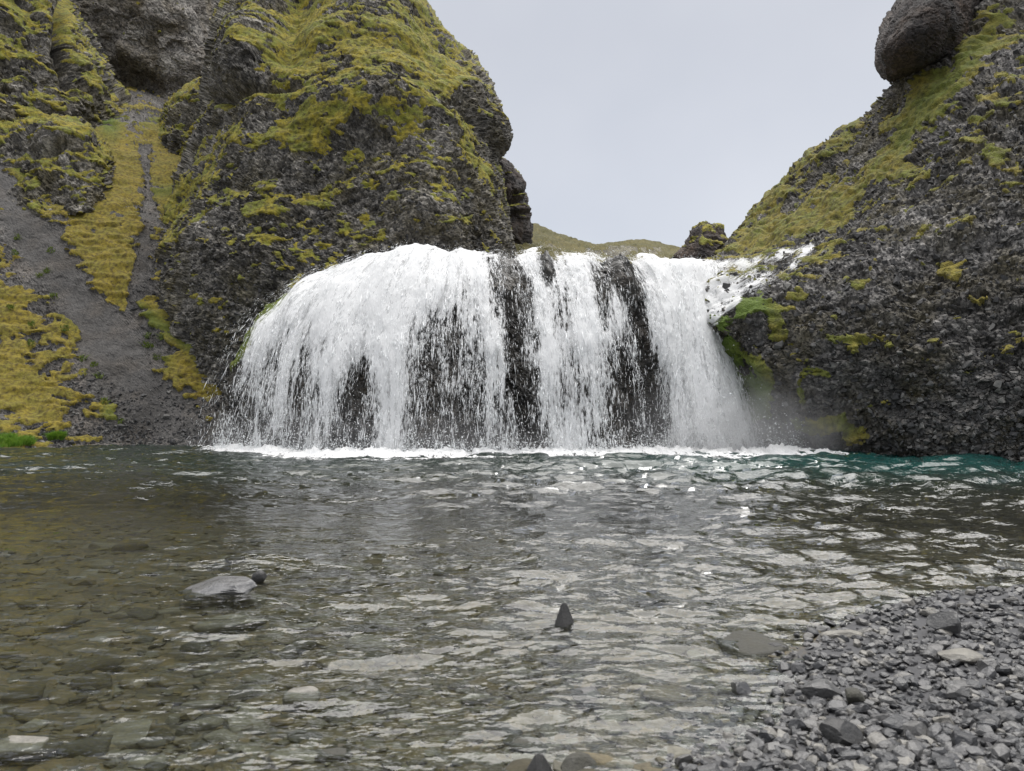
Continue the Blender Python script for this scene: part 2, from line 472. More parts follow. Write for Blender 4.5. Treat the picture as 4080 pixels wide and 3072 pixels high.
right, rP, rN, rM = build_mass('cliff', right_rows, MAT_RIGHT, 'dark blocky rock slope with a mossy ramp right of the waterfall', 'cliff',
    step=4.3, big=0.6, bigs=0.3, med=0.26, fa=0.13, fas=2.4, fb=0.06, fbs=6.0, moss_bias=-0.70, seed=2, extra=right_extra, rag=1.6, slope_w=0.55, terr=0.35, wet_fn=right_wet, cushion=0.13,
    moss_segs=[(2990, 960, 3300, 850, 55, 1.1), (3300, 850, 3560, 650, 60, 1.05), (3560, 650, 3700, 420, 60, 1.0), (3700, 420, 3990, 80, 65, 0.95), (3560, 480, 3700, 330, 60, 0.7), (3000, 930, 3060, 780, 50, 0.5),
               (3060, 780, 3400, 520, 60, 0.65), (3150, 800, 3350, 690, 30, 0.3), (2850, 1300, 2930, 1350, 45, 1.1), (2890, 1380, 2930, 1420, 36, 1.5), (2940, 1230, 3020, 1210, 32, 0.6), (3075, 1240, 3095, 1340, 28, 1.1), (3360, 1350, 3540, 1370, 30, 0.7),
               (2940, 1500, 3020, 1600, 50, 2.0), (3010, 1430, 3060, 1510, 40, 1.9), (3185, 1520, 3200, 1590, 30, 1.4), (3020, 1640, 3400, 1730, 60, 1.3), (3250, 1700, 3530, 1590, 40, 0.9), (3110, 1320, 3180, 1420, 40, 0.8), (3230, 1470, 3300, 1500, 30, 0.8), (3900, 550, 3960, 640, 35, 0.8),
               (3780, 1070, 3820, 1140, 28, 0.7), (3880, 1200, 3930, 1200, 25, 0.6), (3350, 1170, 3430, 1140, 30, 0.6), (3200, 1180, 3260, 1170, 28, 0.4), (3270, 1330, 3310, 1360, 25, 0.6), (3780, 1250, 3830, 1280, 30, 0.5), (3660, 1430, 3760, 1450, 25, 0.4), (3950, 900, 4000, 930, 40, 0.3)],
    green_segs=[(2860, 1280, 3020, 1220, 80, 0.95), (2900, 1380, 2980, 1560, 80, 0.8), (2960, 1520, 3000, 1680, 80, 0.6), (3600, 560, 3990, 80, 60, 0.35), (3100, 1600, 3400, 1500, 150, 0.35)])

# ---- left slope of scree and moss
slope_rows = [
    [(-1100, 1890, 20.5), (-500, 1880, 21), (0, 1860, 22.3), (250, 1850, 23.5), (500, 1840, 24.6), (700, 1840, 24.8), (950, 1840, 25)],
    [(-1100, 1800, 22), (-500, 1795, 23), (0, 1787, 24), (250, 1780, 25), (500, 1775, 26), (700, 1775, 26), (950, 1775, 26.2)],
    [(-1100, 1660, 23.5), (-500, 1660, 24.5), (0, 1660, 25.5), (250, 1650, 26.2), (500, 1650, 27), (700, 1640, 27), (950, 1620, 27.2)],
    [(-1100, 1350, 26.5), (-500, 1350, 27.5), (0, 1350, 28), (250, 1340, 28.5), (500, 1380, 29), (700, 1430, 28.5), (950, 1500, 28.2)],
    [(-1100, 1000, 29.5), (-500, 1000, 30.5), (0, 1000, 31), (250, 1000, 31.5), (480, 1050, 31.5), (620, 1150, 31), (900, 1350, 30.2)],
    [(-1100, 700, 32.5), (-500, 700, 33.5), (0, 700, 34), (220, 760, 34), (450, 800, 34.5), (620, 900, 34), (850, 1150, 32)],
    [(-1100, 500, 35.5), (-500, 500, 36), (0, 540, 36.5), (250, 560, 38), (480, 600, 39), (680, 680, 38.5), (880, 900, 35)],
    [(-1100, 350, 39), (-500, 380, 40), (50, 400, 41), (330, 440, 43), (540, 450, 44), (720, 560, 43), (900, 700, 38)],
    [(-1100, 200, 45), (-500, 250, 46), (150, 320, 47), (420, 350, 51), (580, 370, 51), (740, 450, 48), (900, 550, 42)],
    [(-1100, 100, 54), (-500, 200, 55), (150, 280, 56), (420, 330, 57), (600, 350, 57), (760, 400, 54), (900, 480, 50)],
]
slope, sP, sN, sM = build_mass('scree_slope', slope_rows, MAT_SCREE, 'steep grey scree slope with yellow moss mats on the left bank', 'slope',
    step=5.0, big=0.25, bigs=0.3, med=0.1, fa=0.05, fas=2.5, fb=0.035, fbs=6.5, moss_bias=-0.62, seed=3, slope_w=0.0, ledge_w=0.3, terr=1.15, rag=1.9, cushion=0.13, zs=1.0,
    moss_segs=[(420, 480, 480, 620, 45, 1.0), (430, 640, 360, 820, 60, 1.2), (360, 820, 440, 1050, 150, 1.6), (450, 1050, 470, 1180, 60, 0.9), (640, 540, 760, 740, 75, 1.6), (640, 720, 680, 820, 50, 1.3), (470, 500, 560, 560, 40, 0.9), (490, 640, 520, 800, 40, 1.0), (480, 1180, 500, 1330, 25, 0.8),
               (560, 1220, 880, 1480, 40, 1.8), (720, 1460, 840, 1540, 60, 1.8), (0, 1050, 120, 1150, 90, 0.55), (60, 1250, 260, 1400, 70, 0.65), (0, 1500, 130, 1620, 80, 1.1), (40, 1580, 160, 1640, 60, 0.9), (0, 1200, 60, 1450, 60, 0.6),
               (0, 560, 150, 760, 45, 0.8), (150, 780, 420, 770, 35, 0.8), (250, 1680, 470, 1710, 35, 0.5), (360, 1480, 420, 1530, 22, 0.8), (290, 1500, 330, 1480, 25, 0.6), (450, 1640, 470, 1700, 40, 0.7), (580, 1460, 640, 1480, 30, 0.5),
               (520, 600, 560, 700, 25, 0.4), (-500, 900, -100, 1500, 250, 0.5), (560, 880, 600, 1000, 30, 0.5),
               (-100, 640, 180, 1000, 60, -1.5), (180, 1000, 430, 1370, 62, -1.6), (430, 1370, 620, 1700, 90, -1.7), (590, 860, 545, 1150, 26, -1.3), (545, 1150, 530, 1450, 40, -1.2), (575, 600, 600, 860, 16, -1.3), (300, 1700, 900, 1775, 45, -0.9)],
    smooth_segs=[(-150, 560, 180, 1000, 75, 1.2), (180, 1000, 430, 1370, 75, 1.2), (430, 1370, 640, 1650, 120, 1.2), (700, 1560, 860, 1700, 90, 1.0), (590, 860, 545, 1150, 26, 0.8)],
    green_segs=[(400, 470, 440, 520, 40, 0.7), (0, 560, 150, 740, 40, 0.7), (560, 1230, 880, 1480, 30, 0.6), (370, 1480, 440, 1560, 40, 0.7), (580, 1320, 640, 1420, 40, 0.8), (150, 1080, 300, 1300, 40, 0.3), (440, 1650, 480, 1720, 40, 0.6), (420, 470, 620, 480, 30, 0.5), (620, 770, 800, 760, 30, 0.6)])

# ---- cliffs further up the left valley
left_rows = [
    [(-1000, 760, 32), (-500, 750, 33.5), (-100, 720, 35), (150, 720, 37), (330, 660, 39.5), (480, 640, 43), (540, 640, 50)],
    [(-1000, 480, 33), (-500, 480, 34.5), (-100, 480, 36), (150, 470, 37.5), (350, 450, 39.8), (480, 450, 43), (530, 440, 50)],
    [(-1000, 280, 34), (-500, 280, 36), (-100, 280, 37.3), (130, 280, 38.6), (290, 280, 40.5), (380, 280, 43.5), (420, 270, 50)],
    [(-1000, 120, 35), (-500, 120, 37), (-100, 120, 38.4), (120, 120, 39.6), (240, 120, 41.2), (310, 130, 44), (350, 120, 50)],
    [(-1000, 0, 36), (-500, 0, 38), (-100, 0, 39.5), (110, 0, 40.6), (190, 0, 42.2), (240, 0, 45), (270, 0, 50)],
    [(-1000, -250, 38), (-500, -250, 40), (-100, -250, 41.5), (100, -250, 43), (170, -250, 45), (220, -250, 47), (250, -250, 52)],
]
def left_extra(P):
    px, py = pix(P)
    return -1.2 * capsules(px, py, [(240, -200, 235, 200, 22, 1.0), (235, 200, 270, 330, 22, 0.8)]) + 0.4 * capsules(px, py, [(180, -100, 190, 200, 40, 1.0)])
build_mass('cliff', left_rows, MAT_BASTION, 'steep moss-streaked cliff at the left edge above the scree', 'cliff', step=4.6, big=0.7, moss_bias=-0.62, seed=4, extra=left_extra,
    moss_segs=[(240, 100, 380, 300, 40, 0.5), (330, 350, 480, 460, 60, 0.4), (0, 0, 120, 80, 90, 0.5), (0, 250, 100, 420, 60, 0.3), (60, 100, 120, 200, 40, 0.4)], fas=1.8, fbs=4.2)
lobe_rows = [
    [(-150, 900, 33), (60, 860, 32.6), (200, 860, 32.6), (330, 850, 33.0), (430, 830, 34.5), (470, 800, 38)],
    [(-150, 740, 34), (60, 720, 33.8), (200, 760, 33.4), (330, 750, 33.7), (430, 730, 35), (470, 700, 38.5)],
    [(-150, 600, 35), (60, 620, 34.6), (190, 640, 34.2), (320, 640, 34.6), (425, 650, 36), (455, 640, 39)],
    [(-150, 480, 36), (60, 520, 35.6), (180, 520, 35.4), (290, 530, 35.9), (370, 560, 37.2), (400, 550, 40)],
    [(-150, 400, 37.5), (60, 420, 37.5), (170, 440, 37.4), (250, 450, 38), (310, 470, 39), (330, 460, 42)],
]
def lobe_extra(P):
    px, py = pix(P)
    return -0.6 * capsules(px, py, [(130, 610, 230, 590, 18, 1.0), (230, 590, 320, 600, 15, 0.5)]) + 0.4 * capsules(px, py, [(200, 550, 330, 560, 40, 1.0)])
build_mass('rock_outcrop', lobe_rows, MAT_BASTION, 'rounded dark rock outcrop jutting from the scree at upper left', 'outcrop', step=4.6, big=0.35, moss_bias=-0.7, seed=5, extra=lobe_extra, fas=1.8, fbs=4.4,
    moss_segs=[(200, 600, 330, 640, 40, 0.3), (300, 480, 430, 640, 30, 0.5), (100, 660, 200, 780, 40, 0.3)])
far_rows = [
    [(100, 640, 49), (260, 560, 49.5), (400, 470, 50), (550, 470, 50), (700, 470, 50.5), (850, 470, 51.5), (920, 500, 54), (960, 500, 60)],
    [(100, 400, 50), (260, 380, 50.6), (400, 340, 51.6), (550, 350, 51.8), (700, 350, 51.2), (840, 330, 51.5), (890, 330, 54), (930, 330, 60)],
    [(100, 200, 50), (260, 220, 50.5), (400, 210, 51.3), (550, 250, 51.3), (700, 240, 51), (810, 220, 51.6), (868, 215, 54), (900, 215, 60)],
    [(100, 50, 50), (250, 80, 50.5), (400, 90, 50.7), (550, 100, 50.7), (700, 90, 51), (790, 90, 52), (835, 90, 54.5), (870, 90, 60)],
    [(100, -80, 51), (250, -50, 51), (400, -50, 51.2), (550, -50, 51.2), (700, -50, 52), (800, -40, 53), (855, -30, 55.5), (890, -30, 61)],
    [(100, -250, 52), (250, -250, 52), (400, -250, 52.5), (550, -250, 52.5), (700, -250, 53), (800, -250, 54), (860, -250, 57), (890, -250, 62)],
]
def far_extra(P):
    px, py = pix(P)
    d = 0.35 * capsules(px, py, [(330, 150, 500, 210, 45, 1.0), (500, 210, 660, 300, 45, 1.0)])
    d -= 0.4 * capsules(px, py, [(400, 275, 540, 320, 55, 1.0), (540, 320, 640, 345, 30, 0.8)])
    return d
build_mass('cliff', far_rows, MAT_FAR, 'pale grey cliff with a dark overhang far up the left valley', 'cliff', step=4.8, big=0.6, moss_bias=-1.0, seed=6, extra=far_extra, slope_w=0.7, fa=0.16, fas=0.9, fb=0.07, fbs=2.4, terr=0.3,
    moss_segs=[(550, -20, 600, 30, 70, 0.6), (400, 100, 600, 180, 110, 0.3), (300, 0, 400, 60, 80, 0.2)])
strip_rows = [
    [(780, 420, 58), (860, 420, 59), (930, 420, 60), (1010, 420, 62), (1100, 420, 68)],
    [(780, 220, 59), (860, 220, 60), (930, 220, 61), (1000, 220, 63), (1090, 220, 69)],
    [(780, 80, 60), (860, 80, 61), (910, 80, 62), (960, 70, 64), (1040, 60, 70)],
    [(780, -30, 61), (850, -30, 62), (890, -20, 63), (930, 0, 65), (980, 0, 71)],
    [(760, -200, 63), (820, -180, 64), (860, -160, 65), (890, -140, 67), (920, -140, 73)],
]
build_mass('cliff', strip_rows, MAT_BASTION, 'brown mossy cliff strip seen between grey cliff and bastion', 'cliff', step=5, big=0.4, moss_bias=-0.25, seed=7, fas=1.2, fbs=3.0)
knob_rows = [
    [(600, 640, 41), (680, 640, 40.5), (780, 640, 40), (900, 640, 40)],
    [(630, 510, 43), (690, 520, 41), (780, 520, 40.3), (900, 520, 40)],
    [(640, 440, 46), (700, 425, 42), (780, 420, 41), (900, 420, 40.5)],
    [(680, 390, 49), (740, 365, 43.5), (800, 345, 42), (900, 330, 41)],
    [(760, 350, 53), (800, 320, 47), (840, 300, 45), (920, 290, 44)],
]
build_mass('rock_outcrop', knob_rows, MAT_BASTION, 'mossy outcrop leaning against the left foot of the bastion', 'outcrop', step=4.8, big=0.35, moss_bias=-0.35, seed=8, fas=1.6, fbs=4.0)

# ---- things above the lip of the fall
pillar_rows = [
    [(1900, 1080, 47), (1980, 1080, 44), (2040, 1080, 43), (2110, 1080, 44.5), (2130, 1080, 50)],
    [(1900, 930, 47), (1980, 930, 44), (2040, 930, 43), (2104, 935, 44.5), (2115, 930, 50)],
    [(1900, 840, 47), (1980, 840, 44), (2040, 840, 43.2), (2098, 845, 44.7), (2105, 840, 50)],
    [(1900, 760, 47), (1980, 760, 44.2), (2040, 760, 43.5), (2095, 765, 45), (2100, 760, 50)],
    [(1900, 690, 47.5), (1980, 690, 45), (2030, 690, 44.2), (2072, 705, 45.5), (2080, 710, 50)],
    [(1900, 630, 48), (1970, 630, 46.5), (2010, 640, 46), (2035, 655, 47), (2045, 670, 51)],
    [(1900, 640, 54), (1970, 640, 53), (2005, 650, 53), (2030, 660, 53), (2040, 670, 55)],
]
def pillar_extra(P):
    px, py = pix(P)
    return -0.35 * capsules(px, py, [(2055, 768, 2090, 765, 9, 1.0), (2030, 805, 2085, 800, 12, 0.9), (2035, 855, 2090, 850, 9, 0.8)]) + 0.2 * capsules(px, py, [(2060, 785, 2075, 785, 16, 1.0), (2050, 830, 2075, 830, 18, 1.0)])
build_mass('rock_pillar', pillar_rows, MAT_DARK, 'dark smooth rock pillar peeking out behind the bastion', 'rock pillar', step=4.5, big=0.2, moss_bias=-1.15, seed=9, fa=0.12, fas=0.9, fb=0.04, fbs=3, extra=pillar_extra)
hill_rows = [
    [(1900, 1120, 44), (2100, 1110, 44), (2300, 1090, 44), (2500, 1090, 44), (2720, 1090, 44), (2950, 1090, 44), (3150, 1090, 44)],
    [(1900, 960, 52), (2060, 955, 52), (2200, 990, 54), (2380, 1020, 56), (2560, 1010, 58), (2720, 1025, 58), (2900, 1040, 58)],
    [(1950, 880, 62), (2110, 900, 62), (2230, 945, 64), (2370, 985, 67), (2560, 972, 70), (2720, 1003, 70), (2900, 1015, 70)],
    [(1950, 930, 75), (2110, 945, 75), (2230, 975, 78), (2370, 1010, 80), (2560, 1000, 84), (2720, 1020, 84), (2900, 1030, 84)],
]
def hill_wet(P, px, py): return np.zeros(len(P))
build_mass('hill', hill_rows, MAT_HILL, 'distant smooth moss-covered hills above the lip of the waterfall', 'hill', step=4.5, big=0.5, bigs=0.15, med=0.15, meds=0.6, moss_bias=0.75, seed=10, fa=0.05, fas=1, fb=0.02, fbs=3, slope_w=0.2,
    moss_segs=[(2350, 1005, 2480, 1010, 30, -1.3), (2450, 1000, 2640, 1005, 22, -1.2), (2180, 985, 2300, 1010, 14, -0.9)], split=False)
hump_rows = [
    [(1950, 1080, 40), (2050, 1080, 40), (2130, 1080, 40), (2260, 1080, 42)],
    [(1950, 960, 44), (2040, 950, 44), (2110, 985, 44), (2200, 1020, 46)],
    [(1950, 900, 47), (2030, 915, 47), (2100, 955, 47), (2180, 1000, 48)],
    [(1950, 960, 52), (2030, 960, 52), (2100, 990, 52), (2180, 1030, 53)],
]
build_mass('mossy_bank', hump_rows, MAT_HILL, 'yellow mossy bank at the foot of the dark pillar', 'bank', step=5, big=0.2, moss_bias=0.4, seed=12, split=False, fa=0.05, fb=0.02)
knoll_rows = [
    [(2680, 1090, 36), (2740, 1090, 34.6), (2810, 1090, 34), (2880, 1090, 34.6), (2935, 1090, 36)],
    [(2712, 1020, 36.5), (2755, 1010, 35), (2810, 1005, 34.4), (2870, 1005, 35), (2912, 1010, 36.5)],
    [(2742, 965, 37), (2772, 955, 35.6), (2812, 950, 35), (2856, 955, 35.6), (2890, 960, 37)],
    [(2765, 922, 37.5), (2788, 915, 36.6), (2815, 912, 36.2), (2842, 916, 36.6), (2866, 928, 37.5)],
    [(2790, 912, 39), (2800, 906, 38.5), (2818, 904, 38), (2834, 906, 38.5), (2848, 914, 39)],
    [(2790, 940, 42), (2800, 940, 42), (2818, 940, 42), (2834, 940, 42), (2848, 940, 42)],
]
knoll_rows = [[(2812 + (a - 2812) * 1.28, b_ - 4, c) for a, b_, c in r] for r in knoll_rows]
build_mass('rock_knoll', knoll_rows, MAT_DARK, 'small domed rock knoll above the notch of the waterfall', 'knoll', step=4.2, big=0.15, moss_bias=-1.0, seed=13, fas=1.6, fbs=4, fa=0.09, fb=0.03)
boulder_rows = [
    [(3560, 330, 33.5), (3560, 325, 31.2), (3590, 318, 30.4), (3700, 280, 30), (3800, 230, 30), (3880, 170, 31)],
    [(3495, 300, 33.5), (3530, 305, 30.0), (3590, 290, 29.0), (3690, 250, 28.6), (3790, 190, 29.0), (3900, 110, 30.5)],
    [(3478, 240, 33.5), (3500, 235, 29.8), (3560, 215, 28.2), (3660, 170, 27.6), (3760, 110, 28), (3900, 40, 30)],
    [(3490, 160, 33.5), (3515, 155, 29.8), (3570, 130, 28.2), (3660, 90, 27.5), (3770, 30, 28), (3920, -40, 30)],
    [(3545, 60, 34), (3565, 55, 30.5), (3615, 30, 29), (3700, -10, 28.3), (3800, -60, 28.6), (3950, -120, 31)],
    [(3630, -50, 34.5), (3650, -60, 32), (3690, -80, 31), (3760, -110, 30.5), (3850, -150, 31), (3990, -200, 33)],
    [(3680, -60, 37), (3700, -80, 36), (3730, -100, 35.5), (3800, -130, 35), (3880, -160, 35), (4000, -200, 36)],
]
bo, _, _, _ = build_mass('boulder', boulder_rows, MAT_DARK, 'huge dark overhanging boulder perched atop the right-hand slope', 'boulder', step=4.4, big=0.25, bigs=0.4, moss_bias=-1.6, seed=14, fa=0.10, fas=1.1, fb=0.035, fbs=3.6, med=0.12, split=False)
del bo['kind']

# ---- plateau and far ground sheets
def sheet(name, xs, ys, zf, mat, label, cat, attrs=None):
    X, Yg = np.meshgrid(xs, ys)
    P = np.stack([X.ravel(), Yg.ravel(), zf(X.ravel(), Yg.ravel())], 1)
    A = dict(moss=np.zeros(len(P)), tone=np.full(len(P), 0.4), wet=np.zeros(len(P)), green=np.zeros(len(P)))
    o = link(name, mesh_np(name, P, grid_faces(len(ys), len(xs)), A), mat)
    return tag(o, label, cat, kind='structure')
sheet('ground', np.linspace(-600, 600, 25), np.linspace(-600, 900, 30), lambda x, y: np.full(len(x), -3.0), MAT_SCREE, 'bare dark ground far below and around the gorge', 'ground')
sheet('river_plateau', np.linspace(-5, 12, 40), np.linspace(29, 62, 40), lambda x, y: 4.8 + np.maximum(0, y - 30) * 0.16 + 0.2 * np.sin(x * 1.7 + y), MAT_HILL, 'rocky river shelf upstream of the waterfall lip', 'terrain')

# ------------------------------------------------------------------ the rock the water falls over
#  columns follow the flow: back, lip, four stations, base, under water
fall_cols = [
    [(1240, 1135, 31), (1150, 1170, 28.5), (1030, 1300, 27), (950, 1450, 26.6), (900, 1600, 26.4), (870, 1720, 26.4), (850, 1785, 26.4), (850, 1830, 26.4)],
    [(1240, 1110, 30), (1130, 1155, 27.2), (1010, 1295, 25.4), (925, 1450, 24.8), (872, 1610, 24.5), (835, 1730, 24.3), (815, 1788, 24.2), (815, 1850, 24.1)],
    [(1330, 1070, 29), (1250, 1095, 26.2), (1100, 1230, 24.6), (1015, 1400, 23.7), (975, 1570, 23.3), (955, 1710, 23.1), (945, 1795, 23.0), (945, 1860, 22.9)],
    [(1440, 1040, 29), (1390, 1048, 25.6), (1240, 1180, 23.9), (1150, 1350, 22.9), (1115, 1530, 22.3), (1100, 1690, 22.0), (1090, 1803, 21.9), (1090, 1870, 21.8)],
    [(1550, 1015, 29), (1530, 1015, 25.2), (1400, 1150, 23.3), (1320, 1330, 22.2), (1285, 1510, 21.5), (1270, 1690, 21.2), (1260, 1810, 21.1), (1260, 1880, 21.0)],
    [(1660, 1000, 29), (1660, 992, 25.0), (1590, 1130, 23.0), (1535, 1320, 21.8), (1515, 1510, 21.1), (1508, 1690, 20.8), (1503, 1813, 20.6), (1503, 1885, 20.5)],
    [(1800, 1015, 29), (1800, 1002, 25.0), (1790, 1130, 22.9), (1770, 1320, 21.6), (1762, 1510, 21.0), (1758, 1690, 20.7), (1755, 1813, 20.5), (1755, 1885, 20.4)],
    [(1950, 1030, 29), (1950, 1014, 25.0), (1975, 1130, 23.0), (1988, 1320, 21.8), (1992, 1510, 21.2), (1995, 1690, 20.9), (1996, 1811, 20.7), (1996, 1880, 20.6)],
    [(2140, 1035, 29), (2150, 1016, 25.0), (2185, 1130, 23.2), (2205, 1320, 22.0), (2212, 1510, 21.3), (2216, 1690, 21.0), (2218, 1809, 20.8), (2218, 1880, 20.7)],
    [(2340, 1045, 29), (2350, 1026, 25.0), (2395, 1140, 23.4), (2425, 1320, 22.2), (2436, 1510, 21.6), (2440, 1690, 21.3), (2442, 1806, 21.1), (2442, 1880, 21.0)],
    [(2490, 1050, 29), (2500, 1032, 25.1), (2550, 1140, 23.8), (2588, 1320, 22.8), (2602, 1510, 22.3), (2606, 1690, 22.1), (2608, 1800, 21.9), (2608, 1870, 21.8)],
    [(2620, 1060, 30), (2640, 1044, 25.6), (2670, 1150, 24.4), (2692, 1320, 23.3), (2714, 1510, 22.6), (2735, 1690, 22.2), (2745, 1800, 22.0), (2745, 1870, 21.9)],
    [(2750, 1062, 31), (2760, 1050, 26.2), (2770, 1150, 24.8), (2790, 1310, 23.6), (2835, 1500, 22.9), (2872, 1680, 22.5), (2890, 1798, 22.3), (2890, 1870, 22.2)],
    [(2860, 1060, 31), (2850, 1062, 26.6), (2838, 1150, 25.2), (2850, 1280, 24.3), (2895, 1470, 23.8), (2945, 1670, 23.5), (2965, 1795, 23.3), (2965, 1870, 23.2)],
    [(2980, 1040, 32), (2960, 1050, 28), (2930, 1150, 26.5), (2930, 1290, 26), (2960, 1470, 25.6), (3000, 1670, 25.4), (3020, 1795, 25.2), (3020, 1860, 25.2)],
]
fall_rows = [[(c[r][0], c[r][1] + ((40 if c[r][0] < 1900 else 22) if r < 2 else 10 if r == 2 else 0), c[r][2]) for c in fall_cols] for r in range(8)]
dark_lumps = [(2172, 1060, 2180, 1110, 24, 1.0), (2455, 1115, 2470, 1160, 38, 1.2), (2385, 1130, 2400, 1250, 16, 0.6), (2500, 1170, 2560, 1330, 20, 0.5), (2420, 1060, 2500, 1085, 12, 0.5)]
def fall_extra(P):
    px, py = pix(P)
    u = P[:, 0]
    rib = vnoise(np.stack([u * 2.2, P[:, 2] * 0.25, P[:, 1] * 0.2], 1), 201) - 0.5
    d = 0.35 * rib + 0.42 * capsules(px, py, dark_lumps)
    d -= 0.5 * capsules(px, py, [(2030, 1200, 2080, 1800, 45, 1.0), (2520, 1280, 2595, 1750, 50, 1.2)])
    return d
def fall_wet(P, px, py):
    return np.full(len(P), 1.0)
frock, fP, fN, fM = build_mass('rock_dome', fall_rows, MAT_WETROCK, 'dark wet rock dome that the waterfall spills over', 'rock', step=6.0, flip=True, big=0.2, med=0.15, fa=0.10, fas=2.2, fb=0.045, fbs=5, zs=0.7,
    moss_bias=-1.5, slope_w=0.3, terr=0.2, extra=fall_extra, wet_fn=fall_wet, seed=15,
    moss_segs=[(950, 1420, 1130, 1180, 34, 3.0), (870, 1540, 930, 1440, 26, 1.8), (835, 1640, 850, 1560, 14, 0.9), (2180, 1095, 2190, 1125, 16, 0.9)],
    green_segs=[(880, 1500, 1150, 1150, 70, 0.75)])

# ------------------------------------------------------------------ white water
def white_water_material(name, lo, hi, amax=1.0, tl=0.25):
    m, nt, out = new_mat(name)
    b = NB(nt)
    fl = b.attr('flow', 'Vector')
    d = b.attr('dens')
    A = b.noise(fl, 1.0, 3, 0.55, (3.6, 0.4, 1))
    B = b.noise(fl, 1.0, 3, 0.6, (9, 1.3, 1))
    C = b.noise(fl, 1.0, 4, 0.65, (24, 5.5, 1))
    v = b.math('ADD', d, b.math('MULTIPLY', b.math('SUBTRACT', A, 0.5), 1.25))
    v = b.math('ADD', v, b.math('MULTIPLY', b.math('SUBTRACT', B, 0.5), 1.25))
    v = b.math('ADD', v, b.math('MULTIPLY', b.math('SUBTRACT', C, 0.5), 1.5))
    al = b.math('MULTIPLY', b.ramp(v, lo, hi), amax)
    h = b.math('ADD', b.math('MULTIPLY', B, 0.6), b.math('MULTIPLY', C, 0.5))
    nr = b.bump(h, 0.07, 1.0)
    df = b.n('BsdfDiffuse'); df.inputs['Color'].default_value = (0.93, 0.935, 0.935, 1); b.l(nr, df.inputs['Normal'])
    tr = b.n('BsdfTranslucent'); tr.inputs['Color'].default_value = (0.93, 0.935, 0.935, 1)
    m1 = b.n('MixShader'); m1.inputs[0].default_value = tl
    b.l(df.outputs[0], m1.inputs[1]); b.l(tr.outputs[0], m1.inputs[2])
    tp = b.n('BsdfTransparent')
    m2 = b.n('MixShader')
    b.l(al, m2.inputs[0]); b.l(tp.outputs[0], m2.inputs[1]); b.l(m1.outputs[0], m2.inputs[2])
    b.l(m2.outputs[0], out.inputs['Surface'])
    return m
MAT_WHITE = white_water_material('white_water', 0.40, 0.68)
MAT_TRICKLE = white_water_material('trickle_water', 0.36, 0.80, 0.9)
MAT_LACE = white_water_material('lacy_water', 0.50, 0.85, 0.8)
def plain_white():
    m, nt, out = new_mat('water_drops')
    b = NB(nt)
    sh = b.bsdf((0.88, 0.90, 0.91), 0.4)
    b.l(sh, out.inputs['Surface'])
    return m
MAT_DROP = plain_white()

fall_dens = [
    (1680, 1030, 1420, 1250, 165, 0.95), (1450, 1230, 1340, 1480, 60, 0.5), (1340, 1480, 1290, 1780, 45, 0.35), (1560, 1250, 1570, 1800, 60, 0.75), (1800, 1060, 1700, 1180, 80, 0.35),
    (1250, 1110, 1080, 1330, 60, 0.5), (1080, 1330, 1010, 1560, 45, 0.35), (1180, 1300, 1150, 1700, 40, 0.25), (1900, 1060, 1960, 1400, 42, 0.35), (1960, 1400, 1985, 1800, 36, 0.2),
    (2120, 1040, 2185, 1450, 45, 0.4), (2185, 1450, 2230, 1790, 45, 0.4), (2300, 1050, 2330, 1350, 80, 0.4), (2330, 1350, 2300, 1790, 70, 0.35), (2440, 1200, 2440, 1330, 40, 0.3),
    (2700, 1060, 2750, 1300, 110, 0.9), (2750, 1300, 2860, 1790, 95, 0.8), (2620, 1090, 2640, 1400, 50, 0.5), (2640, 1400, 2700, 1780, 50, 0.3), (2560, 1040, 2640, 1060, 40, 0.4),
    (1430, 1480, 1440, 1760, 70, -0.36), (1330, 1420, 1420, 1380, 30, -0.25), (1730, 1250, 1740, 1800, 45, -0.2), (1850, 1380, 1860, 1800, 45, -0.16), (2030, 1150, 2060, 1500, 26, -0.75), (2060, 1500, 2085, 1800, 26, -0.45),
    (2175, 1060, 2180, 1120, 26, -1.2), (2385, 1120, 2400, 1330, 20, -0.7), (2450, 1110, 2470, 1165, 40, -1.6), (2510, 1190, 2570, 1450, 25, -1.1), (2570, 1450, 2600, 1740, 34, -0.75), (2460, 1400, 2480, 1780, 50, -0.35),
    (880, 1560, 830, 1790, 55, -0.8), (960, 1350, 880, 1560, 25, -0.5), (1000, 1520, 1000, 1780, 40, -0.2), (2420, 1062, 2500, 1085, 12, -1.2), (2110, 1100, 2090, 1300, 22, -0.3), (1170, 1330, 1120, 1480, 20, -0.35), (2030, 1050, 2035, 1120, 25, -0.4), (2110, 1500, 2140, 1790, 30, -0.2)]
